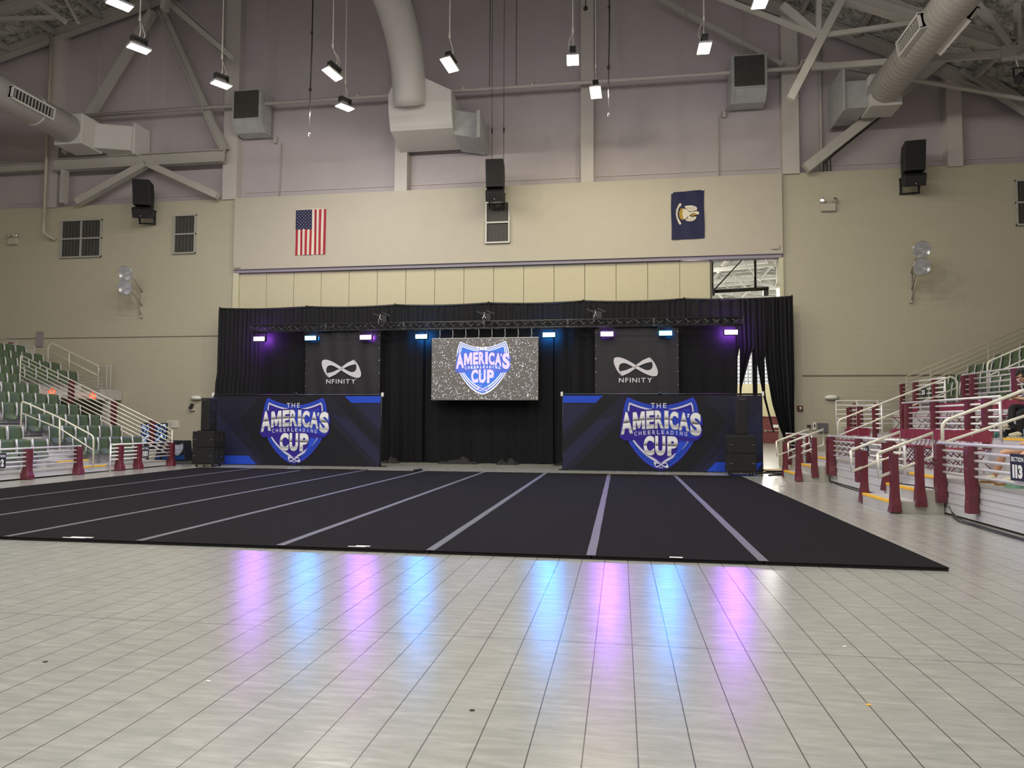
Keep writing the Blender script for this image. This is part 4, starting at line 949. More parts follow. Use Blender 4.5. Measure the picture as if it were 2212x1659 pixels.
# ================================================================== FLOOR BANNERS
M_fab = mat('banner_cloth', (.012, .012, .028), .6, bump=.35, bscale=1.3, spec=.3)
M_fabd = mat('banner_cloth_dark', (.008, .008, .013), .6, bump=.35, bscale=1.3, spec=.3)
M_fabl = mat('banner_cloth_light', (.016, .018, .052), .6, bump=.35, bscale=1.3, spec=.3)
M_fabb = P('banner_blue', (.015, .065, .55))
def floor_banner(x0, x1, y, mirror, label):
    t = thing('event_banner', label, 'banner', ((x0+x1)/2, y, 0)); W_ = x1-x0; H = 2.36
    m = MB(); n = 40
    for i in range(n):
        a = x0+W_*i/n; b = x0+W_*(i+1)/n
        m.poly([(a, y, .02), (b, y, .02), (b, y, H), (a, y, H)])
    f = m.build('banner_fabric', M_fab, t)
    def G(X, Y, d):
        u = (X-65)/1775; u = 1-u if mirror else u
        return (x0+W_*u, y-d, H-(Y-875)/695*H)
    m = MB()
    m.poly([G(*p, .002) for p in [(65, 960), (320, 960), (75, 1200), (65, 1210)]], 1)
    m.poly([G(*p, .002) for p in [(65, 1420), (380, 1110), (560, 1060), (300, 1330), (70, 1560), (65, 1560)]], 1)
    m.poly([G(*p, .003) for p in [(445, 876), (600, 876), (75, 1375), (65, 1290)]], 0)
    m.poly([G(*p, .002) for p in [(640, 876), (1330, 876), (1540, 1120), (1230, 1560), (150, 1560), (590, 1120)]], 0)
    m.poly([G(*p, .002) for p in [(1835, 1000), (1835, 1400), (1500, 1560), (1300, 1560)]], 1)
    m.poly([G(*p, .004) for p in [(66, 876), (435, 876), (365, 942), (66, 942)]], 2)
    m.poly([G(*p, .004) for p in [(1360, 1553), (1440, 1476), (1834, 1476), (1834, 1480), (1780, 1562), (1360, 1560)]], 2)
    m.build('printed_pattern', [M_fabd, M_fabl, M_fabb], f, fixn=False)
    logo(f, (x0+x1)/2, y-.005, .02, .00160)
    m = MB(); m.tube([(x0-.03, y+.06, 2.4), (x1+.03, y+.06, 2.4)], .028, 8); m.build('top_rail', M_black, t)
    for x in (x0, (x0+x1)/2, x1):
        m = MB(); m.tube([(x, y+.06, 0), (x, y+.06, 2.42)], .026, 8); m.box(x-.15, x+.15, y+.0, y+.4, .001, .012); m.build('upright', M_black, t)
    for x in (x0-.04, x1+.04): m = MB(); m.box(x-.035, x+.035, y+.02, y+.1, 2.34, 2.48); m.build('end_fitting', M_white, t, bevel=.01)
    m = MB(); m.ball(((x0+x1)/2, y+.05, 2.43), .05, 8); m.build('centre_joint', M_black, t)
floor_banner(-17.3, -11.25, 14.9, True, 'dark blue shield-logo banner on the floor left of the video wall')
floor_banner(-5.13, .93, 14.6, False, 'dark blue shield-logo banner on the floor right of the video wall')

# ================================================================== HANGING BANNERS
def hanging_banner(x0, x1, label):
    y = 17.52; z0, z1 = 1.8, 4.86; cx = (x0+x1)/2
    t = thing('hanging_banner', label, 'banner', (cx, y, z0))
    m = MB(); rg = random.Random(int(x0*10)); n = 40; nz = 12
    for j in range(nz+1):
        z = z0+(z1-z0)*j/nz
        for i in range(n+1):
            u = i/n; m.v.append((x0+(x1-x0)*u, y+.012*math.sin(u*19+2*z)*abs(2*u-1)+.01*math.sin(u*31+z), z))
    for j in range(nz):
        for i in range(n): p = j*(n+1)+i; m.f.append((p, p+1, p+n+2, p+n+1)); m.m.append(0); m.sm.append(True)
    f = m.build('banner_fabric', mat('banner_black', (.017, .016, .022), .55, bump=.3, bscale=2.5, spec=.35), t)
    s = (x1-x0)*.53/390
    zc = 3.49
    cx += -.03
    def F(X, Y): return (cx+(X-714)*s, y-.028, zc-(Y-592)*s)
    m = MB(); infinity(m, F); m.build('infinity_emblem', L_wh2, f, fixn=False)
    m = MB(); put_text(m, 'NFINITY', (cx-.59, y-.028, 2.93), (1, 0, 0), (0, 0, 1), 1.16, .165, gap=.28, bold=.02)
    m.tube([(cx+.61, y-.03, 3.1), (cx+.61, y-.028, 3.1)], .012, 8); m.build('lettering', L_wh2, f, fixn=False)
    m = MB()
    for i in range(7):
        for x in (x0+.03, x1-.03): m.lathe((x, y-.02, z0+.1+i*.47), (0, -1, 0), [(0, .018), (.006, .016), (.007, .001)], 8)
    m.build('grommets', M_chrome, f)
    m = MB()
    for i in range(6): x = x0+.1+(x1-x0-.2)*i/5; m.tube([(x, y, z1), (x, TY+.1, TZ-.1)], .012, 5)
    m.build('ties', M_black, t)
L_wh2 = P('print_pale', (.60, .59, .66))
hanging_banner(-15.16, -12.2, 'hanging black banner with infinity logo behind the left floor banner')
hanging_banner(-4.22, -1.30, 'hanging black banner with infinity logo behind the right floor banner')

# ================================================================== VIDEO WALL
def E_(name, c, s): return mat(name, (.02, .02, .02), .5, emit=c, estr=s)
S_bg = E_('screen_grey', (.125, .108, .096), 1.0); S_white = E_('screen_white', (1, .96, 1), 1.25); S_lav = E_('screen_lavender', (.82, .66, .95), 1.1)
S_blue = E_('screen_blue', (.03, .18, .78), 1.0); S_blue2 = E_('screen_blue_deep', (.07, .14, .70), 1.0); S_line = E_('screen_line', (.12, .20, .62), 1.0)
sx0, sx1, sz0, sz1, sy = -10.14, -6.21, 2.29, 4.53, 17.2
t = thing('video_wall', 'lit video wall hanging from the truss, showing the shield logo among sparkles', 'screen', ((sx0+sx1)/2, sy, sz0))
m = MB(); m.box(sx0, sx1, sy, sy+.1, sz0, sz1); m.build('screen_cabinet', M_black, t)
m = MB(); m.poly([(sx0+.01, sy-.002, sz0+.01), (sx1-.01, sy-.002, sz0+.01), (sx1-.01, sy-.002, sz1-.01), (sx0+.01, sy-.002, sz1-.01)]); disp = m.build('display', S_bg, t)
rg = random.Random(11); m = MB()
LC = ((sx0+sx1)/2+.0, sz0+1.19)
def dot(m, x, z, r, y):
    m.poly([(x+r*math.cos(a*math.pi/3), y, z+r*math.sin(a*math.pi/3)) for a in range(6)])
n = 0
while n < 950:
    x = rg.uniform(sx0+.03, sx1-.03); z = rg.uniform(sz0+.03, sz1-.03)
    if abs(x-LC[0]) < .72 and abs(z-LC[1]-.05) < .72 and rg.random() < .85: continue
    if abs(math.sin(x*7+z*5))*.6+.4 < rg.random(): continue
    dot(m, x, z, rg.choice((.008, .010, .012, .015)), sy-.004); n += 1
m.build('sparkles', S_white, disp, fixn=False)
logo(disp, LC[0]-.06, sy-.006, sz0+.24, .00129, 'screen')
m = MB()
for k_ in range(26):
    u = rg.uniform(-1, 1); dot(m, LC[0]+u*.6, sz0+.25+abs(u)*.9+rg.uniform(0, .6), rg.choice((.01, .014)), sy-.05)
m.build('front_sparkles', S_white, disp, fixn=False)
for i in range(8):
    x = sx0+.28+i*(sx1-sx0-.55)/7
    m = MB(); m.tube([(x, sy+.05, sz1+.04), (x+.015, sy+.08, sz1+.16), (x, sy+.1, sz1+.3), (x, TY-.1, TZ-TH/2)], .012, 6); m.tube([(x+.025*math.cos(a), sy+.05, sz1+.03+.025*math.sin(a)) for a in [q_*.7 for q_ in range(10)]], .007, 5); m.build('hanging_chain', M_galv, t)
m = MB(); m.box(sx0, sx1, sy+.01, sy+.09, sz1, sz1+.03); m.build('hanging_bar', M_galv, t)

# ================================================================== SPEAKER STACKS
def stack(x0, x1, y0, d, tx, side, where):
    tt = thing('speaker_dolly', 'low wheeled dolly under the %s subwoofers' % where, 'dolly', ((x0+x1)/2, y0+d/2, 0))
    m = MB(); m.box(x0+.04, x1-.04, y0+.05, y0+d-.05, .085, .105); m.box(x0+.15, x0+.35, y0+.03, y0+.06, .06, .1); m.box(x1-.4, x1-.2, y0+.03, y0+.06, .05, .1); m.build('dolly_deck', mat('dolly_grey', (.10, .10, .10), .5, .3), tt)
    for xx in (x0+.1, x1-.1):
        for yy in (y0+.12, y0+d-.12):
            m = MB(); m.tube([(xx-.018, yy, .04), (xx+.018, yy, .04)], .04, 14); m.box(xx-.025, xx+.025, yy-.012, yy+.012, .04, .086); m.build('caster', M_black, tt)
    zs = [.105, .635]
    for i, z in enumerate(zs):
        t = thing('subwoofer', '%s black subwoofer cabinet of the %s speaker stack' % (('lower', 'upper')[i], where), 'speaker', ((x0+x1)/2, y0+d/2, z))
        m = MB(); m.box(x0, x1, y0, y0+d, z, z+.525); m.build('cabinet', M_cab, t, bevel=.012)
        m = MB(); m.box(x0+.03, x1-.03, y0-.012, y0-.001, z+.03, z+.495); m.build('grille', M_cab2, t, bevel=.004)
        m = MB()
        for xx in (x0+.09, x1-.09): m.box(xx-.045, xx+.045, y0-.016, y0-.012, z+.25, z+.265)
        m.build('badge_bars', mat('badge_grey', (.16, .16, .16), .4), t)
        m = MB(); xs_ = x1 if side > 0 else x0
        for yy in (y0+d*.3, y0+d*.7):
            m.box(xs_-.004, xs_+.004, yy-.05, yy+.05, z+.27, z+.42); 
        m.build('side_handle', M_dark, t)
        m = MB()
        for yy in (y0+d*.3, y0+d*.7): m.box(xs_-.006, xs_+.008, yy-.04, yy+.04, z+.2, z+.235)
        m.build('handle_grip', M_galv if 0 else M_chrome, t)
    t = thing('column_speaker', 'tall narrow black column speaker on top of the %s subwoofers' % where, 'speaker', (tx, y0+.2, 1.16)); w = .15
    m = MB(); m.box(tx-.25, tx+.3, y0+.05, y0+.55, 1.161, 1.185); m.build('mounting_plate', M_black, t)
    m = MB(); m.box(tx-w, tx+w, y0+.06, y0+.52, 1.186, 2.26); m.build('cabinet', M_cab, t, bevel=.02)
    m = MB(); m.box(tx-w+.015, tx+w-.015, y0+.045, y0+.06, 1.2, 2.24); m.build('grille', M_cab2, t, bevel=.005)
    m = MB(); xs_ = tx+side*w
    for z in (1.55, 1.98): m.box(xs_-.004, xs_+.004, y0+.22, y0+.36, z-.12, z+.02)
    m.build('side_handle', M_dark, t)
    m = MB(); m.box(tx-.09, tx+.09, y0+.04, y0+.046, 2.19, 2.2); m.build('badge_bar', mat('badge_grey', (.16, .16, .16), .4), t)
stack(-17.22, -16.46, 13.62, .68, -16.83, 1, 'left')
stack(-.28, .51, 13.25, .68, .13, -1, 'right')
# cables and ramp near the right stack
m = MB()
for j in range(4): m.box(1.15, 2.25, 15.2+j*.22, 15.36+j*.22, .001, .05, j % 2)
tag(m.build('cable_ramp', [M_black, M_yellow]), 'black and yellow cable ramp by the opening at right', 'cable ramp')
m = MB(); m.tube([(.6, 14.1, .02), (1.0, 14.6, .02), (1.5, 14.35, .02), (2.0, 14.5, .02)], .02, 6); m.tube([(.9, 13.6, .02), (1.4, 13.9, .02), (1.35, 13.85, .03)], .02, 6)
tag(m.build('stage_cable', M_black), 'black cable lying on the floor beside the right speaker stack', 'cable')
# items by the left stand end
for i, x in enumerate((-20.0, -19.48)):
    t = thing('display_screen', '%s upright display behind the left stand rails, showing a blue-white arena photo' % ('left-hand' if i == 0 else 'right-hand'), 'screen', (x, 15.2, 0))
    m = MB(); m.box(x-.245, x+.245, 15.2, 15.26, .45, 1.42); m.box(x-.03, x+.03, 15.26, 15.3, .03, .9); m.box(x-.2, x+.2, 15.05, 15.5, .001, .03); m.build('display_case', M_black, t, bevel=.008)
    mm = bpy.data.materials.new('arena_picture'); mm.use_nodes = True; nt = mm.node_tree; b = nt.nodes['Principled BSDF']
    tc = nt.nodes.new('ShaderNodeTexCoord'); no = nt.nodes.new('ShaderNodeTexNoise'); no.inputs['Scale'].default_value = 9; no.inputs['Detail'].default_value = 8; nt.links.new(tc.outputs['Object'], no.inputs['Vector'])
    r = nt.nodes.new('ShaderNodeValToRGB'); nt.links.new(no.outputs['Fac'], r.inputs['Fac']); E = r.color_ramp.elements; E[0].position = .42; E[0].color = (.002, .004, .012, 1); E[1].position = .68; E[1].color = (.85, .95, 1, 1)
    e = E.new(.53); e.color = (.05, .16, .42, 1); e = E.new(.5); e.color = (.01, .02, .07, 1)
    nt.links.new(r.outputs['Color'], b.inputs['Emission Color']); b.inputs['Emission Strength'].default_value = .9; b.inputs['Base Color'].default_value = (.01, .01, .01, 1)
    m = MB(); m.poly([(x-.225, 15.197, .7), (x+.225, 15.197, .7), (x+.225, 15.197, 1.38), (x-.225, 15.197, 1.38)]); m.build('picture', mm, t, fixn=False)
t = thing('draped_table', 'black cloth-covered stand with small shield logo at the end of the left stand', 'table', (-19.8, 16.8, 0))
m = MB(); m.slab([(-20.6, 16.5, .02), (-19.35, 16.5, .02), (-19.5, 16.6, .76), (-20.5, 16.6, .76)], (0, .5, 0)); c = m.build('table_cover', mat('cover_black', (.012, .013, .02), .6), t, bevel=.01)
m = MB(); m.poly([(-20.55, 16.49, .06), (-19.36, 16.49, .06), (-19.4, 16.512, .24), (-20.5, 16.512, .2)]); m.build('blue_print', P('cover_blue', (.01, .05, .22)), c, fixn=False)
o = MB(); s = .00032
def FL(X, Y): return (-19.66+(X-980)*s, 16.475+.05*(1580-Y)*s, .2+(1580-Y)*s)
o.poly([FL(*p) for p in inset(SHIELD, 0)], 0); o.build('shield_logo', P('logo_grey', (.35, .37, .45)), c, fixn=False)
o = MB()
for ch, a, b_, yt, yb in [(c_, 250+i*165, 250+i*165+140, 440, 800) for i, c_ in enumerate("AMERICAS")]+[(c_, 640+i*230, 640+i*230+200, 900, 1280) for i, c_ in enumerate("CUP")]:
    put_glyph(o, ch, [(p[0], p[1]-.004, p[2]) for p in (FL(a, yt), FL(b_, yt), FL(b_, yb), FL(a, yb))], 0, .04)
o.build('logo_lettering', L_wht, c, fixn=False)
m = MB(); m.box(-19.9, -17.4, 14.7, 18.0, .001, .012); tag(m.build('floor_mat', mat('mat_charcoal', (.03, .033, .035), .85)), 'charcoal floor mat between the left stand and the end wall', 'mat')
m = MB(); m.box(-21.9, -18.0, 18.6, WY-.001, .0, .12); o = m.build('baseboard_back', M_black, recenter=False); o['kind'] = 'structure'

# ================================================================== FLAGS
t = thing('national_flag', 'striped flag with starred blue canton hung vertically on the bulkhead', 'flag', (-15.5, 18.5, 8.1))
fx0, fx1, fz0, fz1, fy = -16.13, -14.87, 8.12, 9.97, 18.49
red, wht, nav = P('flag_red', (.36, .02, .035)), P('flag_white', (.66, .60, .52)), P('flag_navy', (.012, .014, .06))
def wave(x, z): return .012*math.sin(x*9+z*2)+.01*math.sin(x*21)
m = MB(); n = 13; w = (fx1-fx0)/n; zt = fz1-.03; zc = fz1-(fz1-fz0)*.44
cant = fx0+w*7
for i in range(n):
    for j in range(8):
        a = fz0+(zt-fz0)*j/8; b = fz0+(zt-fz0)*(j+1)/8
        x0, x1 = fx0+w*i, fx0+w*(i+1)
        ztop = zc if x0 < cant-.01 else zt
        if a >= ztop: continue
        b = min(b, ztop)
        m.poly([(x0, fy-wave(x0, a), a), (x1, fy-wave(x1, a), a), (x1, fy-wave(x1, b), b), (x0, fy-wave(x0, b), b)], 0 if i % 2 == 0 else 1)
m.poly([(fx0, fy-.01, zt), (fx1, fy-.01, zt), (fx1, fy-.01, fz1), (fx0, fy-.01, fz1)], 1)
m.build('flag_stripes', [red, wht], t, fixn=False)
m = MB(); m.poly([(fx0, fy-.014, zc), (cant, fy-.014, zc), (cant, fy-.014, zt), (fx0, fy-.014, zt)]); c = m.build('flag_canton', nav, t, fixn=False)
m = MB()
for r in range(11):
    k_ = 5 if r % 2 == 0 else 4
    for i in range(k_):
        x = fx0+(cant-fx0)*(.1+(i+(0 if k_ == 5 else .5))*.2); z = zt-(zt-zc)*(.06+r*.088)
        m.poly([(x+(.022 if a % 2 == 0 else .01)*math.sin(a*math.pi/5), fy-.018, z+(.022 if a % 2 == 0 else .01)*math.cos(a*math.pi/5)) for a in range(10)])
m.build('flag_stars', wht, c, fixn=False)
t = thing('state_flag', 'navy flag with white pelican emblem hung vertically on the bulkhead', 'flag', (-.86, 18.5, 8.2))
gx0, gx1, gz0, gz1 = -1.45, -.27, 8.24, 10.06
m = MB(); nx = 16; nz = 10; zt_ = lambda u: gz1-.06+.06*u
for j in range(nz+1):
    for i in range(nx+1):
        u = i/nx; v = j/nz; m.v.append((gx0+(gx1-gx0)*u+.01*math.sin(v*7)*abs(2*u-1), fy-.01-.012*math.sin((u*2+v)*6), gz0+.02*u+(zt_(u)-gz0-.02*u)*v))
for j in range(nz):
    for i in range(nx): p = j*(nx+1)+i; m.f.append((p, p+1, p+nx+2, p+nx+1)); m.m.append(0); m.sm.append(True)
fl = m.build('flag_cloth', nav, t, fixn=False)
# drawing coordinates: zoomed photo, 1 px = 1/12.76 of a photo pixel
s = 1.18/930
def H(X, Y, d=.03): return (-1.45+(X-235)*s, fy-d, 10.0-(Y-235)*s)
m = MB()
wing1 = [(600, 665), (680, 640), (800, 640), (890, 660), (950, 700), (965, 750), (945, 790), (880, 800), (790, 815), (780, 850), (700, 800), (650, 720)]
wing2 = [(625, 1070), (700, 1100), (790, 1108), (880, 1080), (935, 1020), (940, 975), (880, 970), (820, 985), (760, 960), (730, 930), (690, 1010)]
body = [(560, 720), (640, 740), (700, 790), (780, 820), (880, 825), (950, 815), (1000, 830), (1020, 870), (1000, 910), (960, 920), (930, 890), (870, 870), (800, 890), (760, 930), (700, 960), (640, 1030), (570, 1040), (545, 880)]
rib = [(480, 560), (520, 580), (510, 660), (490, 640), (440, 720), (410, 870), (430, 1000), (490, 1110), (515, 1170), (475, 1200), (440, 1150), (380, 1010), (360, 870), (380, 730), (430, 620)]
for q_ in (wing1, wing2, body, rib): m.poly([H(*p) for p in q_], 0)
m.poly([H(*p, .032) for p in [(510, 712), (585, 720), (550, 800), (545, 900), (580, 1050), (510, 1045), (460, 960), (450, 830)]], 1)
m.poly([H(*p, .032) for p in [(930, 880), (940, 920), (860, 945), (780, 965), (800, 920), (870, 885)]], 1)
for a, b in ((700, 740), (760, 740), (820, 740), (880, 730), (700, 1060), (770, 1060), (850, 1040)): m.poly([H(a-5, b-45, .033), H(a+5, b-45, .033), H(a+5, b+30, .033), H(a-5, b+30, .033)], 2)
for i in range(11): yy = 640+i*50; xx = 392+.00042*(yy-880)**2; m.poly([H(xx-12, yy, .033), H(xx+16, yy-4, .033), H(xx+16, yy+8, .033), H(xx-12, yy+12, .033)], 2)
m.build('pelican_emblem', [wht, P('flag_gold', (.42, .25, .03)), P('flag_line', (.12, .12, .13))], fl, fixn=False)
m = MB()
for X, Y in ((262, 250), (1130, 200)): m.lathe(H(X, Y, .02), (0, -1, 0), [(0, .03), (.01, .028), (.012, .001)], 10)
m.build('grommets', M_white, fl)
# ================================================================== STANDS
def tier(parent, x0, x1, y0, y1, z0, z1, face, nm='tier'):
    """one step of a stand: deck on top, ribbed fascia on the court side (face = +1 towards +x, -1 towards -x)"""
    m = MB(); m.box(x0, x1, y0, y1, z1-.04, z1, 0)
    xf = x1 if face > 0 else x0
    h = z1-.04-z0; nb = max(2, int(round(h/.09)))
    for i in range(nb):
        a = z0+h*i/nb; b = z0+h*(i+1)/nb; o = .0 if i % 2 else .012
        m.box(xf-face*.05, xf-face*(.012-o), y0+.002, y1-.002, a+.004, b, 1)
    m.box(xf-face*.06, xf-face*.05, y0+.002, y1-.002, z0, z1-.04, 1)
    for yy in (y0, y1): m.box(x0+.02, x1-.02, yy-.001 if yy == y1 else yy, yy+.02 if yy == y0 else yy+.001, z0, z1-.04, 2)
    return m.build(nm, [M_alud, M_alu, mat('stand_side', (.16, .16, .16), .7)], parent)
def nosing(parent, x, y0, y1, z, face):
    m = MB(); m.box(x-face*.06, x+face*.006, y0, y1, z-.035, z+.006); return m.build('step_nosing', M_yellow, parent)

# ---- left stand
LS = thing('left_stand', 'tiered aluminium seating stand along the left side of the court', 'stand', (-22, 5, 0))
lx = lambda r: -19.05-.78*(r-2)       # front edge of row r
lz = lambda r: .2+.345*(r-1)
tier(LS, lx(2), -18.25, -16, 13.8, .03, lz(1), 1)
for r in range(2, 8): tier(LS, lx(r+1), lx(r), -16, 13.8, lz(r-1)-.02, lz(r), 1)
tier(LS, lx(9), lx(8), -16, 13.8, lz(7)-.02, lz(8), 1); tier(LS, lx(9), lx(8), 13.85, 17.4, 2.42, lz(8), 1)
for r in range(9, 14): tier(LS, lx(r+1), lx(r), -16, 17.4 if r < 13 else 18.5, lz(r-1)-.02, lz(r), 1)
m = MB(); m.box(-30.9, lx(8)+.02, 13.9, 18.65, 2.33, 2.41); m.build('portal_slab', M_alud, LS)
m = MB()
m.box(lx(8)+.0, lx(8)+.05, 17.42, 18.65, 2.33, 2.75)
m.build('portal_fascia', M_alud, LS)
m = MB(); m.box(-26.6, -26.5, 13.9, 18.65, 0, 2.32); m.box(-26.5, lx(8), 13.84, 13.9, 0, 2.32); m.build('portal_back', mat('portal_shade', (.03, .028, .022), .9), LS)  # shade inside the portal put into the dark wall colour
m = MB(); m.box(-23.95, -23.7, 17.9, 18.1, 0, 2.6); m.build('portal_post', M_steel, LS)
for r in range(1, 8):
    m = MB(); z = lz(r)
    m.box(lx(r+1)-.01, lx(r+1)+.3, 9.7, 10.9, z+.001, z+.17, 0); m.box(lx(r+1)+.29, lx(r+1)+.302, 9.7, 10.9, z+.13, z+.17, 1); m.build('aisle_step', [M_alud, M_dark if r > 1 else M_yellow], LS)
nosing(LS, -18.25, 9.85, 11.0, lz(1), 1)
for r in (1, 2, 3):
    m = MB(); m.box(lx(r+1)+.02, lx(r+1)+.06, 10.92, 11.25, lz(r)+.05, lz(r)+.17); m.build('step_light_box', mat('box_tan', (.28, .26, .2), .6), LS)

ORD = ['first', 'second', 'third', 'fourth', 'fifth', 'sixth', 'seventh', 'eighth', 'ninth', 'tenth', 'eleventh', 'twelfth', 'thirteenth', 'fourteenth', 'fifteenth', 'sixteenth', 'seventeenth', 'eighteenth', 'nineteenth', 'twentieth']
def make_seat():
    t = thing('stadium_seat', 'green', 'seat')
    def shell(name, x_of, z0, z1, w, parent, th=.025):
        m = MB(); nx, nz = 8, 6; P_ = []
        for side in (0, 1):
            for j in range(nz+1):
                v = j/nz; z = z0+(z1-z0)*v
                for i in range(nx+1):
                    u = i/nx*2-1; ww = w*(1-.06*abs(2*v-1)**4)
                    zz = z-(.035*u*u if v > .5 else -.03*u*u)
                    P_.append((x_of(v)+.05*u*u-(th if side else 0), u*ww, zz))
        nn = (nx+1)*(nz+1); F_ = []
        for j in range(nz):
            for i in range(nx):
                p = j*(nx+1)+i; F_.append((p, p+1, p+nx+2, p+nx+1)); F_.append((nn+p+nx+1, nn+p+nx+2, nn+p+1, nn+p))
        for i in range(nx): F_.append((i, nn+i, nn+i+1, i+1)); q = nz*(nx+1)+i; F_.append((q+1, nn+q+1, nn+q, q))
        for j in range(nz): p = j*(nx+1); F_.append((p, p+nx+1, nn+p+nx+1, nn+p)); p += nx; F_.append((nn+p, nn+p+nx+1, p+nx+1, p))
        m.add(P_, F_, 0, True); return m.build(name, M_green, parent)
    shell('backrest', lambda v: -.04*v, .35, .80, .232, t)
    shell('seat', lambda v: .12-.08*v, .27, .46, .20, t)
    m = MB()
    for s in (-1, 1): m.tube([(0.05, s*.245, .28), (.075, s*.245, .42), (.065, s*.245, .62), (.03, s*.243, .80)], .016, 6)
    m.bar((-.03, -.25, .30), (-.03, .25, .30), .03, .04); m.bar((-.03, 0, .02), (-.03, 0, .30), .04, .05); m.box(-.08, .03, -.06, .06, .0, .02)
    m.build('bracket', M_seatf, t)
    return t
SEAT = make_seat(); seat_used = False
def put_seat(x, y, z, rot, label, group):
    global seat_used
    if not seen((x, y, z+.6), 25): return
    if not seat_used:
        SEAT.location = (x, y, z); SEAT.rotation_euler = (0, 0, rot); SEAT['label'] = label; SEAT['group'] = group; seat_used = True
    else: copy_tree(SEAT, (x, y, z), rot, label, group)
for r in range(1, 12):
    x = -18.93-.78*(r-1); z = lz(r)
    yend = 13.2 if r < 8 else 16.75
    n = 6 if r < 8 else 13
    for i in range(n):
        put_seat(x, yend-.51*i, z, 0, 'green stadium seat, left stand, %s row up, %s from its end-wall side' % (ORD[r-1], ORD[i]), 'green seats of the left stand')
    for i in range(5):
        put_seat(x, 9.25-.51*i, z, 0, 'green stadium seat, left stand, %s row up, %s on the near side of the aisle' % (ORD[r-1], ORD[i]), 'green seats of the left stand')

# ---- right stand
RS = thing('right_stand', 'tiered aluminium seating stand along the right side of the court', 'stand', (6, 5, 0))
D1, D2 = .60, 1.25
tier(RS, 2.05, 3.8, -14, 16.6, .03, D1, -1)
tier(RS, 3.8, 5.6, -14, 16.9, D1-.03, D2, -1)
rx_ = lambda r: 5.6+.78*(r-6); rz_ = lambda r: .2+.345*(r-1)
for r in range(6, 14): tier(RS, rx_(r), rx_(r+1), -14, 17.4, (D2 if r == 6 else rz_(r-1))-.03, rz_(r), -1)
nosing(RS, 2.05, 5.05, 6.5, D1, -1); nosing(RS, 2.05, 11.65, 13.1, D1, -1)
nosing(RS, 3.8, 4.6, 6.7, D2, -1); nosing(RS, 5.6, 12.25, 13.35, rz_(6), -1)
def side_step(x, y0, y1, z0, z1):
    m = MB(); m.box(x-.32, x+.01, y0, y1, z0+.001, z1); m.build('aisle_step', M_alud, RS)
side_step(3.8, 4.9, 6.6, D1, .93); side_step(3.8, 11.8, 13.0, D1, .93); side_step(5.6, 12.3, 13.3, D2, 1.6)
for y in (6.9, 8.4, 9.6):   # light risers seen behind chairs
    m = MB(); m.box(3.70, 3.79, y, y+.9, D1+.02, D1+.3); m.build('riser_box', M_alu, RS)
for r in range(6, 12):
    x = rx_(r)+.66; z = rz_(r)
    for i in range(7):
        put_seat(x, 16.7-.51*i, z, math.pi, 'green seat, right stand, %s row above platforms, %s from the end wall' % (ORD[r-6], ORD[i]), 'green seats of the right stand')
    for i in range(12):
        put_seat(x, 12.0-.51*i, z, math.pi, 'green seat, right stand, %s row above platforms, %s past the aisle' % (ORD[r-6], ORD[i]), 'green seats of the right stand')

# ---- court-side steps of the right stand
def steps(y0, y1, where):
    t = thing('court_steps', 'grey portable steps with yellow nosings, %s' % where, 'steps', (1.6, (y0+y1)/2, 0))
    m = MB(); m.box(1.2, 1.62, y0, y1, .001, .2); m.build('tread', M_alud, t)
    m = MB(); m.box(1.62, 2.04, y0, y1, .001, .4); m.build('tread', M_alud, t)
    nosing(t, 1.2, y0+.02, y1-.02, .2, -1); nosing(t, 1.62, y0+.02, y1-.02, .4, -1)
    for ya, yb in ((y0-.02, y0), (y1, y1+.02)):
        m = MB(); m.slab([(1.19, ya, .001), (2.03, ya, .001), (2.03, ya, .39), (1.62, ya, .39), (1.62, ya, .19), (1.19, ya, .19)], (0, yb-ya, 0)); m.build('side_skirt', mat('skirt_grey', (.40, .39, .33), .5, noise=.08, nscale=3), t)
    for j, y in enumerate((y0+.03, y1-.03)):
        m = MB(); zt = .55
        a = [(1.02, y, 1.0), (1.9, y, 1.36), (1.9, y, .96), (1.02, y, .6)]
        m.tube(a+[a[0]], .028, 8); m.build('hand_rail', M_rail2, t)
        for x, zb, zz in ((1.26, .02, 1.0), (1.66, .12 if j == 0 else .25, 1.15)):
            pad(t, x, y-.04 if j == 0 else y+.04, zb, zz, .12, flare=.03)
def pad(parent, x, y, z0, z1, w, flare=.0):
    """vinyl padding wrapped around a post: square sleeve, wrinkled and flaring at the foot"""
    m = MB(); base = 0; n = 8; rg = random.Random(int(abs(x*97+y*31+z0*7)))
    rings = []
    for j in range(n+1):
        v = j/n; z = z0+(z1-z0)*v; k_ = w/2*(1+.06*rg.uniform(-1, 1)); fl = flare*max(0, .35-v)/.35
        tw = rg.uniform(-.03, .03) if v < .4 else 0
        for sx, sy in ((-1, -1), (-.86, -1.0), (.86, -1.0), (1, -.86), (1, .86), (.86, 1), (-.86, 1), (-1, .86)):
            m.v.append((x+(sx*(k_+fl)), y+sy*(k_+fl)+tw*.5, z))
    for j in range(n):
        for i in range(8): a = j*8+i; b = j*8+(i+1) % 8; m.f.append((a, b, b+8, a+8)); m.m.append(0); m.sm.append(False)
    m.f.append(tuple(range(8))[::-1]); m.m.append(0); m.sm.append(False); m.f.append(tuple(n*8+i for i in range(8))); m.m.append(0); m.sm.append(False)
    o = m.build('post_pad', M_maroon, parent); return o
steps(5.02, 6.52, 'nearer flight at the right stand'); steps(11.62, 13.1, 'farther flight at the right stand')

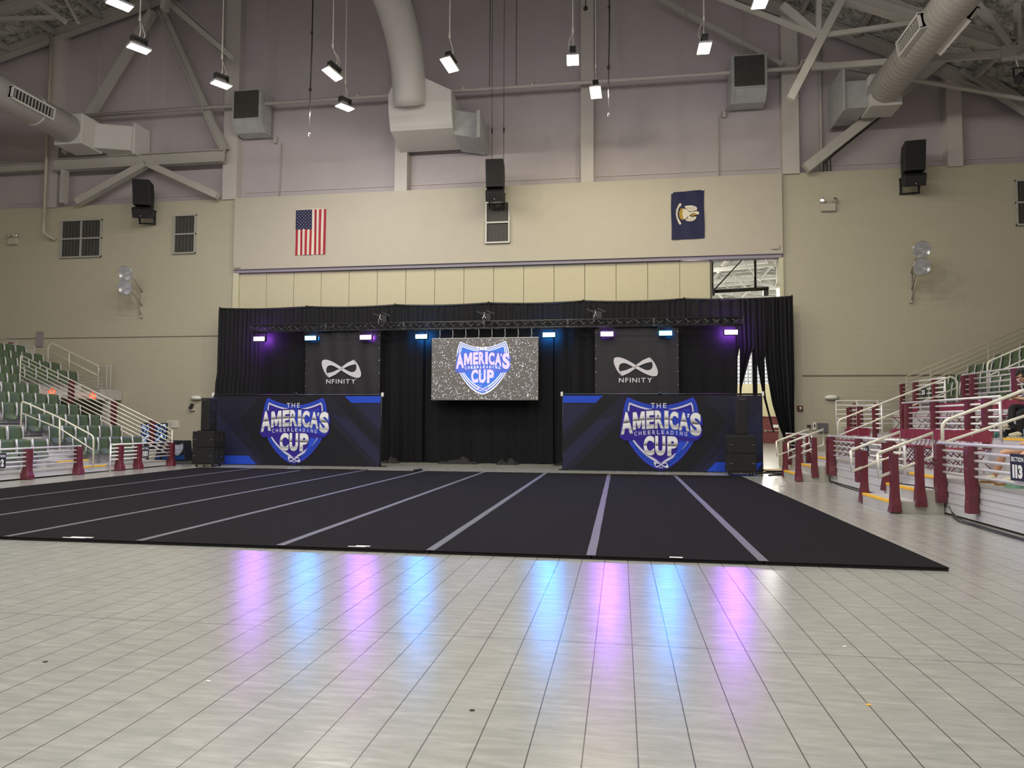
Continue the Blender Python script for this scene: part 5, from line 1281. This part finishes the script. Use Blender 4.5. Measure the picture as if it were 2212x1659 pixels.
# ---- guard rails
def guard(x, y0, y1, zs, pads, label, zpost, pw=.13, rm=None, endpost=True, flare=.04, group=None, r=.022, padtop=None, side=0):
    t = thing('guard_rail', label, 'railing', (x, (y0+y1)/2, zpost), group=group)
    for i, z in enumerate(zs):
        m = MB(); m.tube([(x, y0, z), (x, y1, z)], r*1.15 if i == 0 else r, 8); m.build('top_rail' if i == 0 else 'rail', rm or M_rail, t)
    for y in ([y0, y1] if endpost else []): 
        m = MB(); m.tube([(x, y, zpost), (x, y, zs[0])], .024, 8); m.ball((x, y, zs[0]), .03, 6); m.build('end_post', rm or M_rail, t)
    for y, zb in pads:
        m = MB(); m.tube([(x, y, zpost), (x, y, zs[0])], .02, 6); m.build('post', rm or M_rail, t)
        pad(t, x+side, y, zb, (padtop or zs[0])-.02, pw, flare)
    return t
zl = [.79, .68, .57, .46, .35]
guard(-18.17, 4.5, 9.85, zl, [(6.3, .01), (8.1, .01), (9.8, .01)], 'white court-side railing with maroon pads, left stand, nearer section', .0, .16, flare=.05)
guard(-18.17, 11.05, 13.98, zl, [(11.45, .01), (12.28, .01), (13.93, .01)], 'white court-side railing with maroon pads and section 101 sign, left stand', .0, .16, flare=.05)
zr = [1.19, 1.07, .95, .83, .71]
guard(2.0, -3.0, 5.05, zr, [(4.98, .2), (3.9, .15), (1.9, .15)], 'nearest white railing of the right stand, with section 113 sign', .55, .15, side=-.03, r=.025, flare=0)
guard(2.0, 6.55, 11.5, zr, [(7.15, .2), (9.1, .2), (11.15, .2), (11.4, .2)], 'white court-side railing of the right stand, between the two flights of steps', .55, .14, side=-.03, flare=.01)
guard(2.0, 13.2, 16.3, zr, [(13.45, .2), (14.6, .2), (15.9, .2)], 'white court-side railing of the right stand, beyond the farther steps', .55, .14, side=-.03, flare=.01)
z2 = [2.04-.13*i for i in range(6)]
guard(3.78, 6.75, 11.45, z2, [(7.25, 1.02), (7.95, 1.15), (9.6, 1.15), (11.12, 1.15), (11.4, 1.15)], 'second-level white railing of the right stand, near part', 1.2, .15, flare=0)
guard(3.78, 12.95, 15.9, z2, [(13.45, 1.02), (14.75, 1.15), (15.75, 1.15)], 'second-level white railing of the right stand, far part', 1.2, .14, flare=0)
z3 = [2.80-.13*i for i in range(6)]
guard(5.58, 6.0, 12.3, z3, [(12.2, 1.9), (11.75, 1.9), (9.75, 1.85), (7.5, 1.9)], 'third-level white railing of the right stand, near part', 1.9, .15, flare=0)
guard(5.58, 13.35, 16.6, z3, [(14.0, 1.9), (15.35, 1.9), (16.4, 1.9)], 'third-level white railing of the right stand with 215 sign', 1.9, .14, flare=0)
t = guard(4.5, 17.2, 17.21, [2.15], [], 'thin white end railing along the block wall behind the right platforms', 1.2)
for z in [2.28-.15*i for i in range(6)]:
    m = MB(); m.tube([(3.8, 17.2, z), (5.9, 17.2, z)], .016, 6); m.build('rail', M_rail, t)
for x in (3.8, 4.45, 5.1, 5.9):
    m = MB(); m.tube([(x, 17.2, 1.2), (x, 17.2, 2.28)], .018, 6); m.build('post', M_rail, t)
for x in (4.4, 5.05): pad(t, x, 17.26, 1.25, 2.2, .1)

def sloped(y, p0, p1, nb, dz, posts, pads, label, rm, r=.02):
    t = thing('sloped_railing', label, 'railing', ((p0[0]+p1[0])/2, y, p0[1]-dz*nb))
    f = lambda x: p0[1]+(p1[1]-p0[1])*(x-p0[0])/(p1[0]-p0[0])
    for i in range(nb):
        m = MB(); m.tube([(p0[0], y, p0[1]-dz*i), (p1[0], y, p1[1]-dz*i)], r, 8); m.build('rail', rm, t)
    for x in posts:
        m = MB(); m.tube([(x, y, f(x)-dz*(nb-1)-.1), (x, y, f(x))], r, 8); m.build('post', rm, t)
    for x in pads: pad(t, x, y+.1, f(x)-.85, f(x)-.02, .14)
    return t
sloped(13.9, (-18.14, 1.19), (-23.98, 3.76), 7, .14, (-18.14, -23.98), (-18.95, -20.4, -22.05), 'long white seven-bar railing sloping down the end of the left stand', M_rail2)
sloped(17.8, (6.24, 3.12), (11.2, 5.28), 7, .16, (6.24, 7.0, 8.8, 10.6), (), 'long pale railing sloping up along the end wall behind the right stand', mat('rail_tan', (.45, .42, .33), .4, .1))

def handrail(pts_top, low, posts, label, r=.024, rm=None):
    t = thing('aisle_handrail', label, 'railing', tuple(Vector(pts_top[0])))
    m = MB(); P_ = [Vector(p) for p in pts_top]; S_ = [P_[0]]
    for i in range(1, len(P_)-1):     # rounded corners
        a = (P_[i-1]-P_[i]); b = (P_[i+1]-P_[i]); d = min(.12, a.length*.45, b.length*.45); a.normalize(); b.normalize()
        for k_ in range(6): u = k_/5; q = (P_[i]+a*d)*(1-u)**2+P_[i]*2*u*(1-u)+(P_[i]+b*d)*u*u; S_.append(q)
    S_.append(P_[-1]); m.tube(S_, r, 10); m.build('top_rail', rm or M_rail2, t)
    m = MB(); m.tube(low, r*.85, 8); m.build('lower_rail', rm or M_rail2, t)
    for a, b in posts: m = MB(); m.tube([a, b], r, 8); m.build('post', rm or M_rail2, t)
    return t
def A_(px, py, Y): return tuple(at(px, py, Y))
Y = 10.35
handrail([A_(201, 1012, Y), A_(202, 942, Y), A_(128, 902, Y), A_(47, 866, Y), A_(45, 932, Y)], [A_(201, 972, Y), A_(130, 926, Y), A_(46, 892, Y)], [(A_(129, 975, Y), A_(129, 904, Y))], 'white looped handrail in the aisle of the left stand')
Y = 12.5
handrail([A_(1810, 946, Y), A_(1810, 908, Y), A_(2055, 813, Y), A_(2068, 822, Y), A_(2067, 882, Y)], [A_(1813, 940, Y), A_(2066, 838, Y)], [], 'long cream handrail rising up the farther aisle of the right stand')
handrail([A_(2133, 852, Y), A_(2133, 782, Y), A_(2212, 748, Y), A_(2300, 712, Y)], [A_(2135, 812, Y), A_(2300, 738, Y)], [], 'white handrail in the upper part of the farther aisle, right stand')
Y = 5.75
handrail([A_(2036, 972, Y), A_(2036, 911, Y), A_(2230, 836, Y), A_(2330, 798, Y)], [A_(2042, 955, Y), A_(2230, 893, Y), A_(2330, 852, Y)], [], 'thick cream handrail rising up the nearer aisle of the right stand', .03)
# stair rail fixed along the end wall above the left stand
Y = 18.3
handrail([A_(103, 800, Y), A_(104, 748, Y), A_(112, 741, Y), A_(213, 791, Y), A_(213, 812, Y)], [A_(104, 757, Y), A_(213, 812, Y)], [(A_(150, 800, Y), A_(149, 761, Y))], 'white stair handrail against the end wall, top of the left stand', .022)
t = thing('stair_gate', 'white barred rail tower at the wall end of the left stand', 'railing', tuple(at(226, 890, Y)))
a, b = at(213, 786, Y), at(240, 788, Y)
for x in (a.x, (a.x+b.x)/2+.1, b.x): m = MB(); m.tube([(x, 18.3, 1.9), (x, 18.3, a.z)], .022, 8); m.build('post', M_steel, t)
for i in range(13): m = MB(); z = a.z-i*.14; m.tube([(a.x, 18.3, z), (b.x, 18.3, z)], .012, 6); m.build('rail', M_steel, t)
t = thing('platform_rail', 'white horizontal rails on the upper platform beside the portal', 'railing', tuple(at(190, 870, 17.9)))
for i in range(5): m = MB(); m.tube([A_(162, 813+i*7, 17.9), A_(222, 817+i*7, 17.9)], .012, 6); m.build('rail', M_steel, t)
t = thing('back_rail', 'thin rails behind the top row of the left stand', 'railing', (-27.5, 17, 3.6))
for pts in ([(-40, 727), (37, 736), (38, 770)], [(-40, 738), (75, 748), (75, 775)], [(-40, 750), (75, 758)], [(-40, 761), (75, 768)], [(-40, 748), (37, 752)]):
    m = MB(); m.tube([A_(x, y, 17.2) for x, y in pts], .018, 6); m.build('rail', M_seatf, t)
m = MB(); m.tube([A_(16, 738, 17.2), A_(16, 775, 17.2)], .018, 6); m.build('post', M_seatf, t)
p = at(20, 762, 17.25); pad(t, p.x, 17.3, p.z-.3, p.z+.42, .13)

# ---- exit signs over the portal
for i, (px, py) in enumerate(((113, 848), (201, 856))):
    p = atx(px, py, -23.4)
    t = thing('exit_sign', 'small lit red exit sign over the portal, %s one' % ('left' if i == 0 else 'right'), 'sign', tuple(p))
    m = MB(); m.box(p.x-.03, p.x, p.y-.16, p.y+.16, p.z-.1, p.z+.1); m.box(p.x-.025, p.x-.005, p.y-.02, p.y+.02, p.z+.1, p.z+.2); m.build('sign_box', mat('exit_red', (.4, .02, .01), .5, emit=(1, .10, .03), estr=1.0), t)
    m = MB(); put_text(m, 'EXIT', (p.x+.002, p.y-.12, p.z-.06), (0, 1, 0), (0, 0, 1), .24, .12, bold=.02); m.build('lettering', mat('exit_glow', (.9, .5, .4), .5, emit=(1, .35, .2), estr=1.2), t, fixn=False)

# ---- section signs
def section_sign(x, yc, zc, face, num, label, w=.36, h=.36, top='SECTION'):
    t = thing('section_sign', label, 'sign', (x, yc, zc-h/2))
    m = MB(); m.box(x-.008, x+.008, yc-w/2, yc+w/2, zc-h/2, zc+h/2); m.build('sign_plate', M_navy, t, bevel=.003)
    xf = x+face*.0095; s = -1 if face > 0 else 1
    ux = (0, -s, 0) if face > 0 else (0, -1, 0)
    # reading direction as seen from the court
    ux = (0, 1, 0) if face > 0 else (0, -1, 0); y0 = yc-w*.42 if face > 0 else yc+w*.42
    m = MB()
    if top: put_text(m, top, (xf, y0, zc+h*.22), ux, (0, 0, 1), w*.84, h*.17, bold=.03)
    y1 = yc-w*.34 if face > 0 else yc+w*.34
    put_text(m, num, (xf, y1, zc-h*(.40 if top else .3)), ux, (0, 0, 1), w*.68, h*(.5 if top else .6), bold=.06)
    m.build('lettering', mat('sign_white', (.8, .8, .8), .5), t, fixn=False)
section_sign(-18.12, 12.52, .52, 1, '101', 'black section 101 sign on the left stand railing')
section_sign(-18.12, 7.2, .52, 1, '102', 'black section sign cut by the left edge of the photo')
section_sign(1.95, 2.55, .93, -1, '113', 'navy section 113 sign on the nearest railing, right edge', w=.36)
section_sign(1.95, 8.55, .96, -1, '114', 'small navy section sign seen behind the nearer steps', w=.3, h=.3)
section_sign(1.95, 13.4-.3, .96, -1, '115', 'small navy section sign seen behind the farther steps', w=.28, h=.28)
section_sign(5.53, 14.65, 2.45, -1, '215', 'small navy 215 sign on the third-level railing', w=.34, h=.24, top='')
section_sign(5.53, 9.2, 2.6, -1, '214', 'navy section sign at the right edge, third level', w=.34, h=.34)

# ---- folding chairs
def make_chair():
    t = thing('folding_chair', 'x', 'chair')
    m = MB(); m.box(.0, .38, -.20, .20, .43, .455); m.build('seat', M_fold, t, bevel=.015)
    m = MB(); n = 8
    for i in range(n):
        u0 = i/n*2-1; u1 = (i+1)/n*2-1
        def q(u, z, th): return (-.13-.12*(z-.8)+.02*u*u*-1-th, u*.19, z)
        e0 = .07*abs(u0)**5; e1 = .07*abs(u1)**5
        m.add([q(u0, .585, 0), q(u1, .585, 0), q(u1, .80-e1, 0), q(u0, .80-e0, 0), q(u0, .585, .02), q(u1, .585, .02), q(u1, .80-e1, .02), q(u0, .80-e0, .02)],
              [(0, 1, 2, 3), (7, 6, 5, 4), (3, 2, 6, 7), (4, 5, 1, 0)]+([(0, 3, 7, 4)] if i == 0 else [])+([(5, 6, 2, 1)] if i == n-1 else []), 0, False)
    m.build('backrest', M_fold, t)
    for s in (-1, 1):
        m = MB(); m.tube([(-.15, s*.215, .79), (-.07, s*.22, .5), (.36, s*.225, .012)], .010, 6); m.build('leg', M_foldf, t)
        m = MB(); m.tube([(.30, s*.195, .43), (-.20, s*.2, .012)], .009, 6); m.build('leg', M_foldf, t)
    m = MB(); m.tube([(-.12, -.2, .08), (-.12, .2, .08)], .01, 6); m.tube([(.28, -.22, .1), (.28, .22, .1)], .01, 6); m.tube([(.02, -.21, .40), (.02, .21, .40)], .012, 6); m.build('cross_bar', M_foldf, t)
    return t
CH = make_chair(); ch_used = False
def put_chair(x, y, z, rot, label, group):
    global ch_used
    if not ch_used:
        CH.location = (x, y, z); CH.rotation_euler = (0, 0, rot); CH['label'] = label; CH['group'] = group; ch_used = True
    else: copy_tree(CH, (x, y, z), rot, label, group)
rg = random.Random(5)
for i in range(10): put_chair(3.1+rg.uniform(-.02, .02), 6.2+i*.455, D1, math.pi+.30+rg.uniform(-.05, .05), 'maroon folding chair on the lowest platform, %s from the near end of the long row' % ORD[i], 'maroon chairs on the lowest platform')
for i in range(4): put_chair(3.1, 12.55+i*.455, D1, math.pi+.30+rg.uniform(-.05, .05), 'maroon folding chair on the lowest platform, %s of the far group of four' % ORD[i], 'maroon chairs on the lowest platform')
k_ = 0
for y in (7.95, 8.4, 8.85, 9.3, 9.9, 10.9, 11.35, 11.8, 12.25, 13.7):
    put_chair(4.75+rg.uniform(-.03, .03), y, D2, math.pi+.25+rg.uniform(-.06, .06), 'maroon folding chair on the second platform, %s from the near end' % ORD[k_], 'maroon chairs on the second platform'); k_ += 1
put_chair(2.82, 3.55, D1, math.pi+.1, 'maroon folding chair under the person in tan shorts', 'occupied chairs')
put_chair(4.62, 7.1, D2, math.pi+.1, 'maroon folding chair under the person in black', 'occupied chairs')

# ---- cables along the foot of the right stand
for k_ in range(3):
    m = MB(); pts = []
    rg = random.Random(k_)
    pts = [(2.0-.02*k_, 4.75-.05*k_, .16), (1.97, 4.6, .1), (1.93-.03*k_, 4.3, .03)]
    for j in range(12): pts.append((1.90-.05*k_+rg.uniform(-.015, .015), 4.0-j*.45, .014))
    m.tube(pts, .008, 6); tag(m.build('floor_cable', M_black), 'black cable trailing along the foot of the right stand, %s of three' % ORD[k_], 'cable', 'cables at the foot of the right stand')
m = MB(); m.tube([(1.98, 11.55, .2), (1.93, 11.3, .05), (1.95, 10.6, .012), (1.92, 9.0, .012), (1.96, 7.0, .012)], .012, 6); m.tube([(1.7, 6.4, .41), (1.85, 5.9, .412), (2.0, 5.2, .412), (2.0, 5.02, .41)], .012, 6)
tag(m.build('floor_cable', M_black), 'black cable between the two flights of steps', 'cable')

# ================================================================== PEOPLE
def skin(name, pts, edges, m_, parent, sub=2, root=0):
    """pts: {key: (x, y, z, r)} joined by edges into one skinned surface"""
    keys = list(pts); me = bpy.data.meshes.new(name); off = wloc(parent)
    me.from_pydata([Vector(pts[k_][:3])-off for k_ in keys], [(keys.index(a), keys.index(b)) for a, b in edges], [])
    o = bpy.data.objects.new(name, me); COL.objects.link(o)
    md = o.modifiers.new('skin', 'SKIN'); md.use_smooth_shade = True
    for i, k_ in enumerate(keys):
        r = pts[k_][3]; v = me.skin_vertices[0].data[i]; v.radius = r if isinstance(r, tuple) else (r, r); v.use_root = (i == root)
    sd = o.modifiers.new('sub', 'SUBSURF'); sd.levels = sub; sd.render_levels = sub
    bpy.context.view_layer.update(); dg = bpy.context.evaluated_depsgraph_get()
    new = bpy.data.meshes.new_from_object(o.evaluated_get(dg)); bpy.data.objects.remove(o)
    n = bpy.data.objects.new(name, new); COL.objects.link(n); new.materials.clear(); new.materials.append(m_)
    for p_ in new.polygons: p_.use_smooth = True
    n.parent = parent; _reg(n, parent); return n
M_shoe = mat('shoe_cream', (.62, .57, .42), .6, noise=.08, nscale=20); M_sole = mat('gum_sole', (.33, .17, .06), .6); M_short = mat('tan_shorts', (.58, .49, .30), .8)
M_tee = mat('grey_shirt', (.10, .11, .13), .85); M_pants = mat('black_trousers', (.010, .010, .012), .9); M_hair = mat('dark_hair', (.012, .009, .008), .7, bump=.8, bscale=60)
def shoe(parent, heel, toe, z, nm='shoe', side=.037):
    h = Vector((*heel, z)); t_ = Vector((*toe, z)); d = (t_-h)
    s_ = skin(nm, {'a': (*(h+Vector((0, 0, .085))), .052), 'b': (*(h+d*.3+Vector((0, 0, .078))), .052), 'c': (*(h+d*.65+Vector((0, 0, .058))), .046), 'd': (*(h+d*.98+Vector((0, 0, .048))), .038)}, [('a', 'b'), ('b', 'c'), ('c', 'd')], M_shoe, parent)
    n = d.normalized().cross(Vector((0, 0, 1)))*side; m = MB()
    ol = [h-d*.12+n*.6, h-d*.14, h-d*.12-n*.6, h+d*.1-n, h+d*.6-n*1.15, h+d*.95-n*.8, h+d*1.1, h+d*.95+n*.8, h+d*.6+n*1.15, h+d*.1+n]
    m.slab([tuple(q_+Vector((0, 0, .002))) for q_ in ol], (0, 0, .026)); m.build('sole', M_sole if z < 1 else M_shoe, parent)
def hand(pts, edges, wrist, d, up, side, curl=.5, L=.18):
    """adds a palm, four unequal curling fingers and a thumb to a skeleton"""
    w = Vector(wrist); d = Vector(d).normalized(); up = Vector(up).normalized(); s = Vector(side).normalized(); k0 = 'w%d' % len(pts)
    pts[k0] = (*(w), .026); palm = w+d*.06; kp = k0+'p'; pts[kp] = (*palm, (.036, .02)); edges.append((k0, kp))
    for i, ln in enumerate((.068, .078, .072, .056)):
        b = w+d*.095+s*(i-1.5)*.021; k1 = k0+'f%d' % i; pts[k1] = (*b, .0105); edges.append((kp, k1))
        c = b+d*ln*.5-up*ln*.3*curl; e_ = c+d*ln*.25-up*ln*.5*curl; pts[k1+'a'] = (*c, .0092); pts[k1+'b'] = (*e_, .008); edges += [(k1, k1+'a'), (k1+'a', k1+'b')]
    b = w+d*.035-s*.03; pts[k0+'t'] = (*b, .012); c = b+d*.035-s*.025-up*.01; pts[k0+'u'] = (*c, .0105); e_ = c+d*.03+s*.004-up*.012; pts[k0+'v'] = (*e_, .009)
    edges += [(kp, k0+'t'), (k0+'t', k0+'u'), (k0+'u', k0+'v')]; return k0
def head(parent, c, fwd, skinm, hairm, r=.1, hair='short', tilt=0):
    c = Vector(c); f = Vector(fwd).normalized(); s = f.cross(Vector((0, 0, 1))).normalized(); u = s.cross(f).normalized()
    def Q(a, b, h): return tuple(c+f*a+s*b+u*h)
    m = MB(); prof = 14; seg = 20; base = 0
    for j in range(prof+1):
        v = j/prof; ang = math.pi*v; hh = -math.cos(ang)*.125; rad = math.sin(ang)
        for i in range(seg):
            w = 2*math.pi*i/seg; cx, cy = math.cos(w), math.sin(w)
            jaw = .78+.22*min(1, v*2.2)
            m.v.append(Q(cx*rad*.095*(jaw if cx > 0 else 1)+(.012 if cx > 0 and v < .35 else 0), cy*rad*.077*jaw, hh))
    for j in range(prof):
        for i in range(seg): a = j*seg+i; b = j*seg+(i+1) % seg; m.f.append((a, b, b+seg, a+seg)); m.m.append(0); m.sm.append(True)
    # nose, ears, eyes, mouth
    m.add([Q(.088, 0, .02), Q(.088, -.016, -.035), Q(.088, .016, -.035), Q(.115, 0, -.028)], [(0, 1, 3), (0, 3, 2), (1, 2, 3)])
    for k2 in (-1, 1): m.ball(Q(-.005, k2*.078, -.005), .022, 6, sz=1.3)
    m.build('face', skinm, parent)
    m = MB()
    for k2 in (-1, 1): m.ball(Q(.084, k2*.031, .014), .011, 6)
    m.build('eyes', mat('eye_dark', (.02, .015, .012), .2), parent)
    hm = MB(); rg = random.Random(4); n = 150
    for j in range(n):
        th = rg.uniform(0, 2*math.pi); ph = rg.uniform(-.15, 1.4)
        a = math.cos(th)*math.cos(ph); b = math.sin(th)*math.cos(ph); h = math.sin(ph)
        if a > .45 and h < .45: continue
        hm.ball(Q(a*.092-.008, b*.082, h*.122+.012), rg.uniform(.018, .032), 4)
    hm.build('hair', hairm, parent)
    return Q

# person seated on the lowest platform, legs stretched towards the court
t = thing('person', 'person in tan shorts and cream trainers seated at the right edge, lowest platform', 'person', (2.75, 3.6, D1))
z = D1; P_ = {}; E_l = []
hp = (2.93, 3.55)
P_['pel'] = (hp[0], hp[1], z+.53, .13); P_['sp'] = (hp[0]+.05, hp[1], z+.78, .13); P_['ch'] = (hp[0]+.06, hp[1], z+.98, .135); P_['nk'] = (hp[0]+.03, hp[1], z+1.13, .055); P_['hd'] = (hp[0]+.01, hp[1], z+1.2, .05)
E_l += [('pel', 'sp'), ('sp', 'ch'), ('ch', 'nk'), ('nk', 'hd')]
for s, kn, an in (('l', (2.48, 4.02, z+.47), (2.37, 4.10, z+.07)), ('r', (2.47, 3.42, z+.47), (2.41, 3.62, z+.07))):
    sg = 1 if s == 'l' else -1
    P_[s+'h'] = (hp[0]-.05, hp[1]+sg*.11, z+.53, .10); P_[s+'t'] = ((hp[0]-.05+kn[0])/2, (hp[1]+sg*.11+kn[1])/2, z+.51, .08); P_[s+'k'] = (*kn, .062); P_[s+'c'] = (kn[0]*.65+an[0]*.35+.02, kn[1]*.65+an[1]*.35, kn[2]*.68+an[2]*.32, .06); P_[s+'a'] = (*an, .038)
    E_l += [('pel', s+'h'), (s+'h', s+'t'), (s+'t', s+'k'), (s+'k', s+'c'), (s+'c', s+'a')]
    P_[s+'s'] = (hp[0]+.06, hp[1]+sg*.17, z+1.03, .06); P_[s+'e'] = (hp[0]-.08, hp[1]+sg*.21, z+.78, .045); P_[s+'w'] = (hp[0]-.27, hp[1]+sg*.08, z+.66, .03)
    E_l += [('ch', s+'s'), (s+'s', s+'e'), (s+'e', s+'w')]
    k0 = hand(P_, E_l, (hp[0]-.29, hp[1]+sg*.07, z+.655), (-1, -sg*.3, -.1), (0, 0, 1), (0, sg, 0)); E_l.append((s+'w', k0))
skin('body', P_, E_l, M_skin, t)
C_ = {'p': (hp[0], hp[1], z+.53, .145), 'w': (hp[0]+.03, hp[1], z+.62, .14)}; E2 = [('p', 'w')]
for s in 'lr':
    a, b = Vector(P_[s+'h'][:3]), Vector(P_[s+'t'][:3]); C_[s+'1'] = (*a, .115); C_[s+'2'] = (*(a.lerp(b, 1.05)), .098); E2 += [('p', s+'1'), (s+'1', s+'2')]
skin('shorts', C_, E2, M_short, t)
skin('shirt', {'a': (hp[0]+.03, hp[1], z+.66, .145), 'b': (hp[0]+.06, hp[1], z+.98, .15), 'l': (hp[0]+.06, hp[1]+.18, z+1.02, .078), 'r': (hp[0]+.06, hp[1]-.18, z+1.02, .078), 'l2': (hp[0]-.03, hp[1]+.21, z+.87, .065), 'r2': (hp[0]-.03, hp[1]-.21, z+.87, .065)},
     [('a', 'b'), ('b', 'l'), ('b', 'r'), ('l', 'l2'), ('r', 'r2')], M_tee, t)
head(t, (hp[0], hp[1], z+1.31), (-1, 0, -.15), M_skin, M_hair)
shoe(t, (2.41, 4.08), (2.17, 4.12), z); shoe(t, (2.44, 3.62), (2.20, 3.66), z)
tag(t)
# mint-green trainers and bottle left on the platform
for i, y in enumerate((3.30, 3.16)):
    m = MB(); m.tube([(2.34, y, D1+.05), (2.27, y, D1+.055), (2.18, y, D1+.04)], [.035, .045, .035], 10); m.box(2.14, 2.38, y-.035, y+.035, D1+.001, D1+.022)
    tag(m.build('spare_shoe', mat('mint', (.30, .52, .38), .5)), 'mint green shoe beside the seated person, %s one' % ('left' if i == 0 else 'right'), 'shoe')
m = MB(); m.lathe((2.3, 3.0, D1), (0, 0, 1), [(0, .001), (.001, .035), (.15, .035), (.19, .015), (.22, .015), (.221, .001)], 14); tag(m.build('drink_bottle', mat('teal_bottle', (.10, .35, .40), .2, alpha=.8)), 'teal drink bottle by the mint shoes at the right edge', 'bottle')

# person in black with crossed legs, phone in hands, second platform
z = D2; hp = (4.70, 7.12)
t = thing('person', 'person in black with glasses and face mask looking at a phone, right edge, second platform', 'person', (4.5, 7.1, D2))
P_ = {'pel': (hp[0], hp[1], z+.53, .12), 'sp': (hp[0]-.02, hp[1]+.01, z+.75, .12), 'ch': (hp[0]-.10, hp[1]+.03, z+.95, .12), 'nk': (hp[0]-.19, hp[1]+.05, z+1.06, .048), 'hd': (hp[0]-.24, hp[1]+.06, z+1.11, .045)}
E_l = [('pel', 'sp'), ('sp', 'ch'), ('ch', 'nk'), ('nk', 'hd')]
legs = {'l': [(4.45, 7.24, z+.56, .08), (4.24, 7.26, z+.60, .064), (4.20, 7.18, z+.42, .055), (4.09, 7.12, z+.22, .038)], 'r': [(4.45, 7.06, z+.50, .08), (4.26, 7.02, z+.49, .064), (4.24, 7.0, z+.3, .055), (4.24, 6.98, z+.07, .038)]}
for s, sg in (('l', 1), ('r', -1)):
    P_[s+'h'] = (hp[0]-.04, hp[1]+sg*.1, z+.53, .095); pr_ = s+'h'; E_l.append(('pel', pr_))
    for j, q_ in enumerate(legs[s]): P_[s+str(j)] = q_; E_l.append((pr_, s+str(j))); pr_ = s+str(j)
    P_[s+'s'] = (hp[0]-.12, hp[1]+.03+sg*.15, z+.98, .052); P_[s+'e'] = (hp[0]-.22, hp[1]+sg*.2, z+.74, .04); P_[s+'w'] = (hp[0]-.40, hp[1]+.03+sg*.07, z+.76, .026)
    E_l += [('ch', s+'s'), (s+'s', s+'e'), (s+'e', s+'w')]
    k0 = hand(P_, E_l, (hp[0]-.415, hp[1]+.03+sg*.06, z+.765), (-.9, -sg*.45, .15), (0, 0, 1), (0, sg, .1), 1.0); E_l.append((s+'w', k0))
skin('body', P_, E_l, M_skin2, t)
C_ = {'p': (hp[0], hp[1], z+.53, .14)}; E2 = []
for s in 'lr':
    C_[s+'h'] = (*P_[s+'h'][:3], .11); E2.append(('p', s+'h')); pr_ = s+'h'
    for j in range(4): q_ = P_[s+str(j)]; C_[s+str(j)] = (*q_[:3], q_[3]+.015); E2.append((pr_, s+str(j))); pr_ = s+str(j)
skin('trousers', C_, E2, M_pants, t)
skin('shirt', {'p': (hp[0], hp[1], z+.60, .135), 'a': (hp[0]-.02, hp[1]+.01, z+.75, .135), 'b': (hp[0]-.10, hp[1]+.03, z+.94, .135), 'l': (*P_['ls'][:3], .068), 'r': (*P_['rs'][:3], .068), 'l2': (*P_['le'][:3], .055), 'r2': (*P_['re'][:3], .055)},
     [('p', 'a'), ('a', 'b'), ('b', 'l'), ('b', 'r'), ('l', 'l2'), ('r', 'r2')], M_tee, t)
Q = head(t, (hp[0]-.29, hp[1]+.07, z+1.2), (-1, .15, -.45), M_skin2, M_hair)
m = MB(); m.tube([Q(.085, -.06, -.02), Q(.115, 0, -.03), Q(.085, .06, -.02)], .012, 6); m.slab([Q(.1, -.045, -.03), Q(.1, .045, -.03), Q(.085, .035, -.09), Q(.085, -.035, -.09)], tuple(Vector(Q(.02, 0, 0))-Vector(Q(0, 0, 0)))); m.build('face_mask', mat('mask_pink', (.62, .42, .45), .8), t)
m = MB()
for k2 in (-1, 1): m.tube([Q(.098, k2*.032+.022*math.cos(a*.7), .014+.018*math.sin(a*.7)) for a in range(10)], .003, 5)
m.tube([Q(.098, -.01, .016), Q(.098, .01, .016)], .003, 5); m.tube([Q(.098, .054, .016), Q(0, .082, .012)], .003, 5); m.tube([Q(.098, -.054, .016), Q(0, -.082, .012)], .003, 5); m.build('glasses', M_foldf, t)
m = MB(); m.tube([Q(.0, .08, -.02), (hp[0]-.30, hp[1]+.12, z+1.0), (hp[0]-.27, hp[1]+.05, z+.9), (hp[0]-.35, hp[1]+.04, z+.8)], .004, 5); m.build('earphone_cord', M_white, t)
m = MB()
shoe(t, (4.10, 7.12), (3.93, 7.16), z+.16); shoe(t, (4.26, 6.98), (4.02, 7.0), z)
c = Vector((hp[0]-.53, hp[1]+.035, z+.80))
m = MB(); m.box(c.x-.04, c.x+.035, c.y-.075, c.y+.075, c.z-.005, c.z+.005); tag(m.build('phone', M_black, bevel=.003), 'black phone held by the person in black', 'phone')
m = MB(); m.lathe((4.02, 7.42, z), (0, 0, 1), [(0, .001), (.001, .035), (.12, .04), (.121, .03), (.02, .03)], 14); tag(m.build('cup', mat('teal_cup', (.12, .42, .36), .4)), 'teal cup on the second platform beside the white end post', 'cup')
m = MB(); m.lathe((4.2, 6.75, z), (0, 0, 1), [(0, .001), (.001, .034), (.16, .034), (.2, .014), (.22, .014), (.221, .001)], 14); tag(m.build('water_bottle', mat('clear_blue', (.25, .38, .45), .15, alpha=.6)), 'clear blue water bottle by the feet of the person in black', 'bottle')
m = MB(); m.tube([(4.35, 7.6, z+.12), (4.45, 7.75, z+.18), (4.6, 7.8, z+.1)], [.08, .13, .09], 10); m.box(4.3, 4.7, 7.62, 7.9, z+.001, z+.12); tag(m.build('bag', M_pants, bevel=.02), 'black bag on the second platform beside the person in black', 'bag')
bpy.context.view_layer.update()
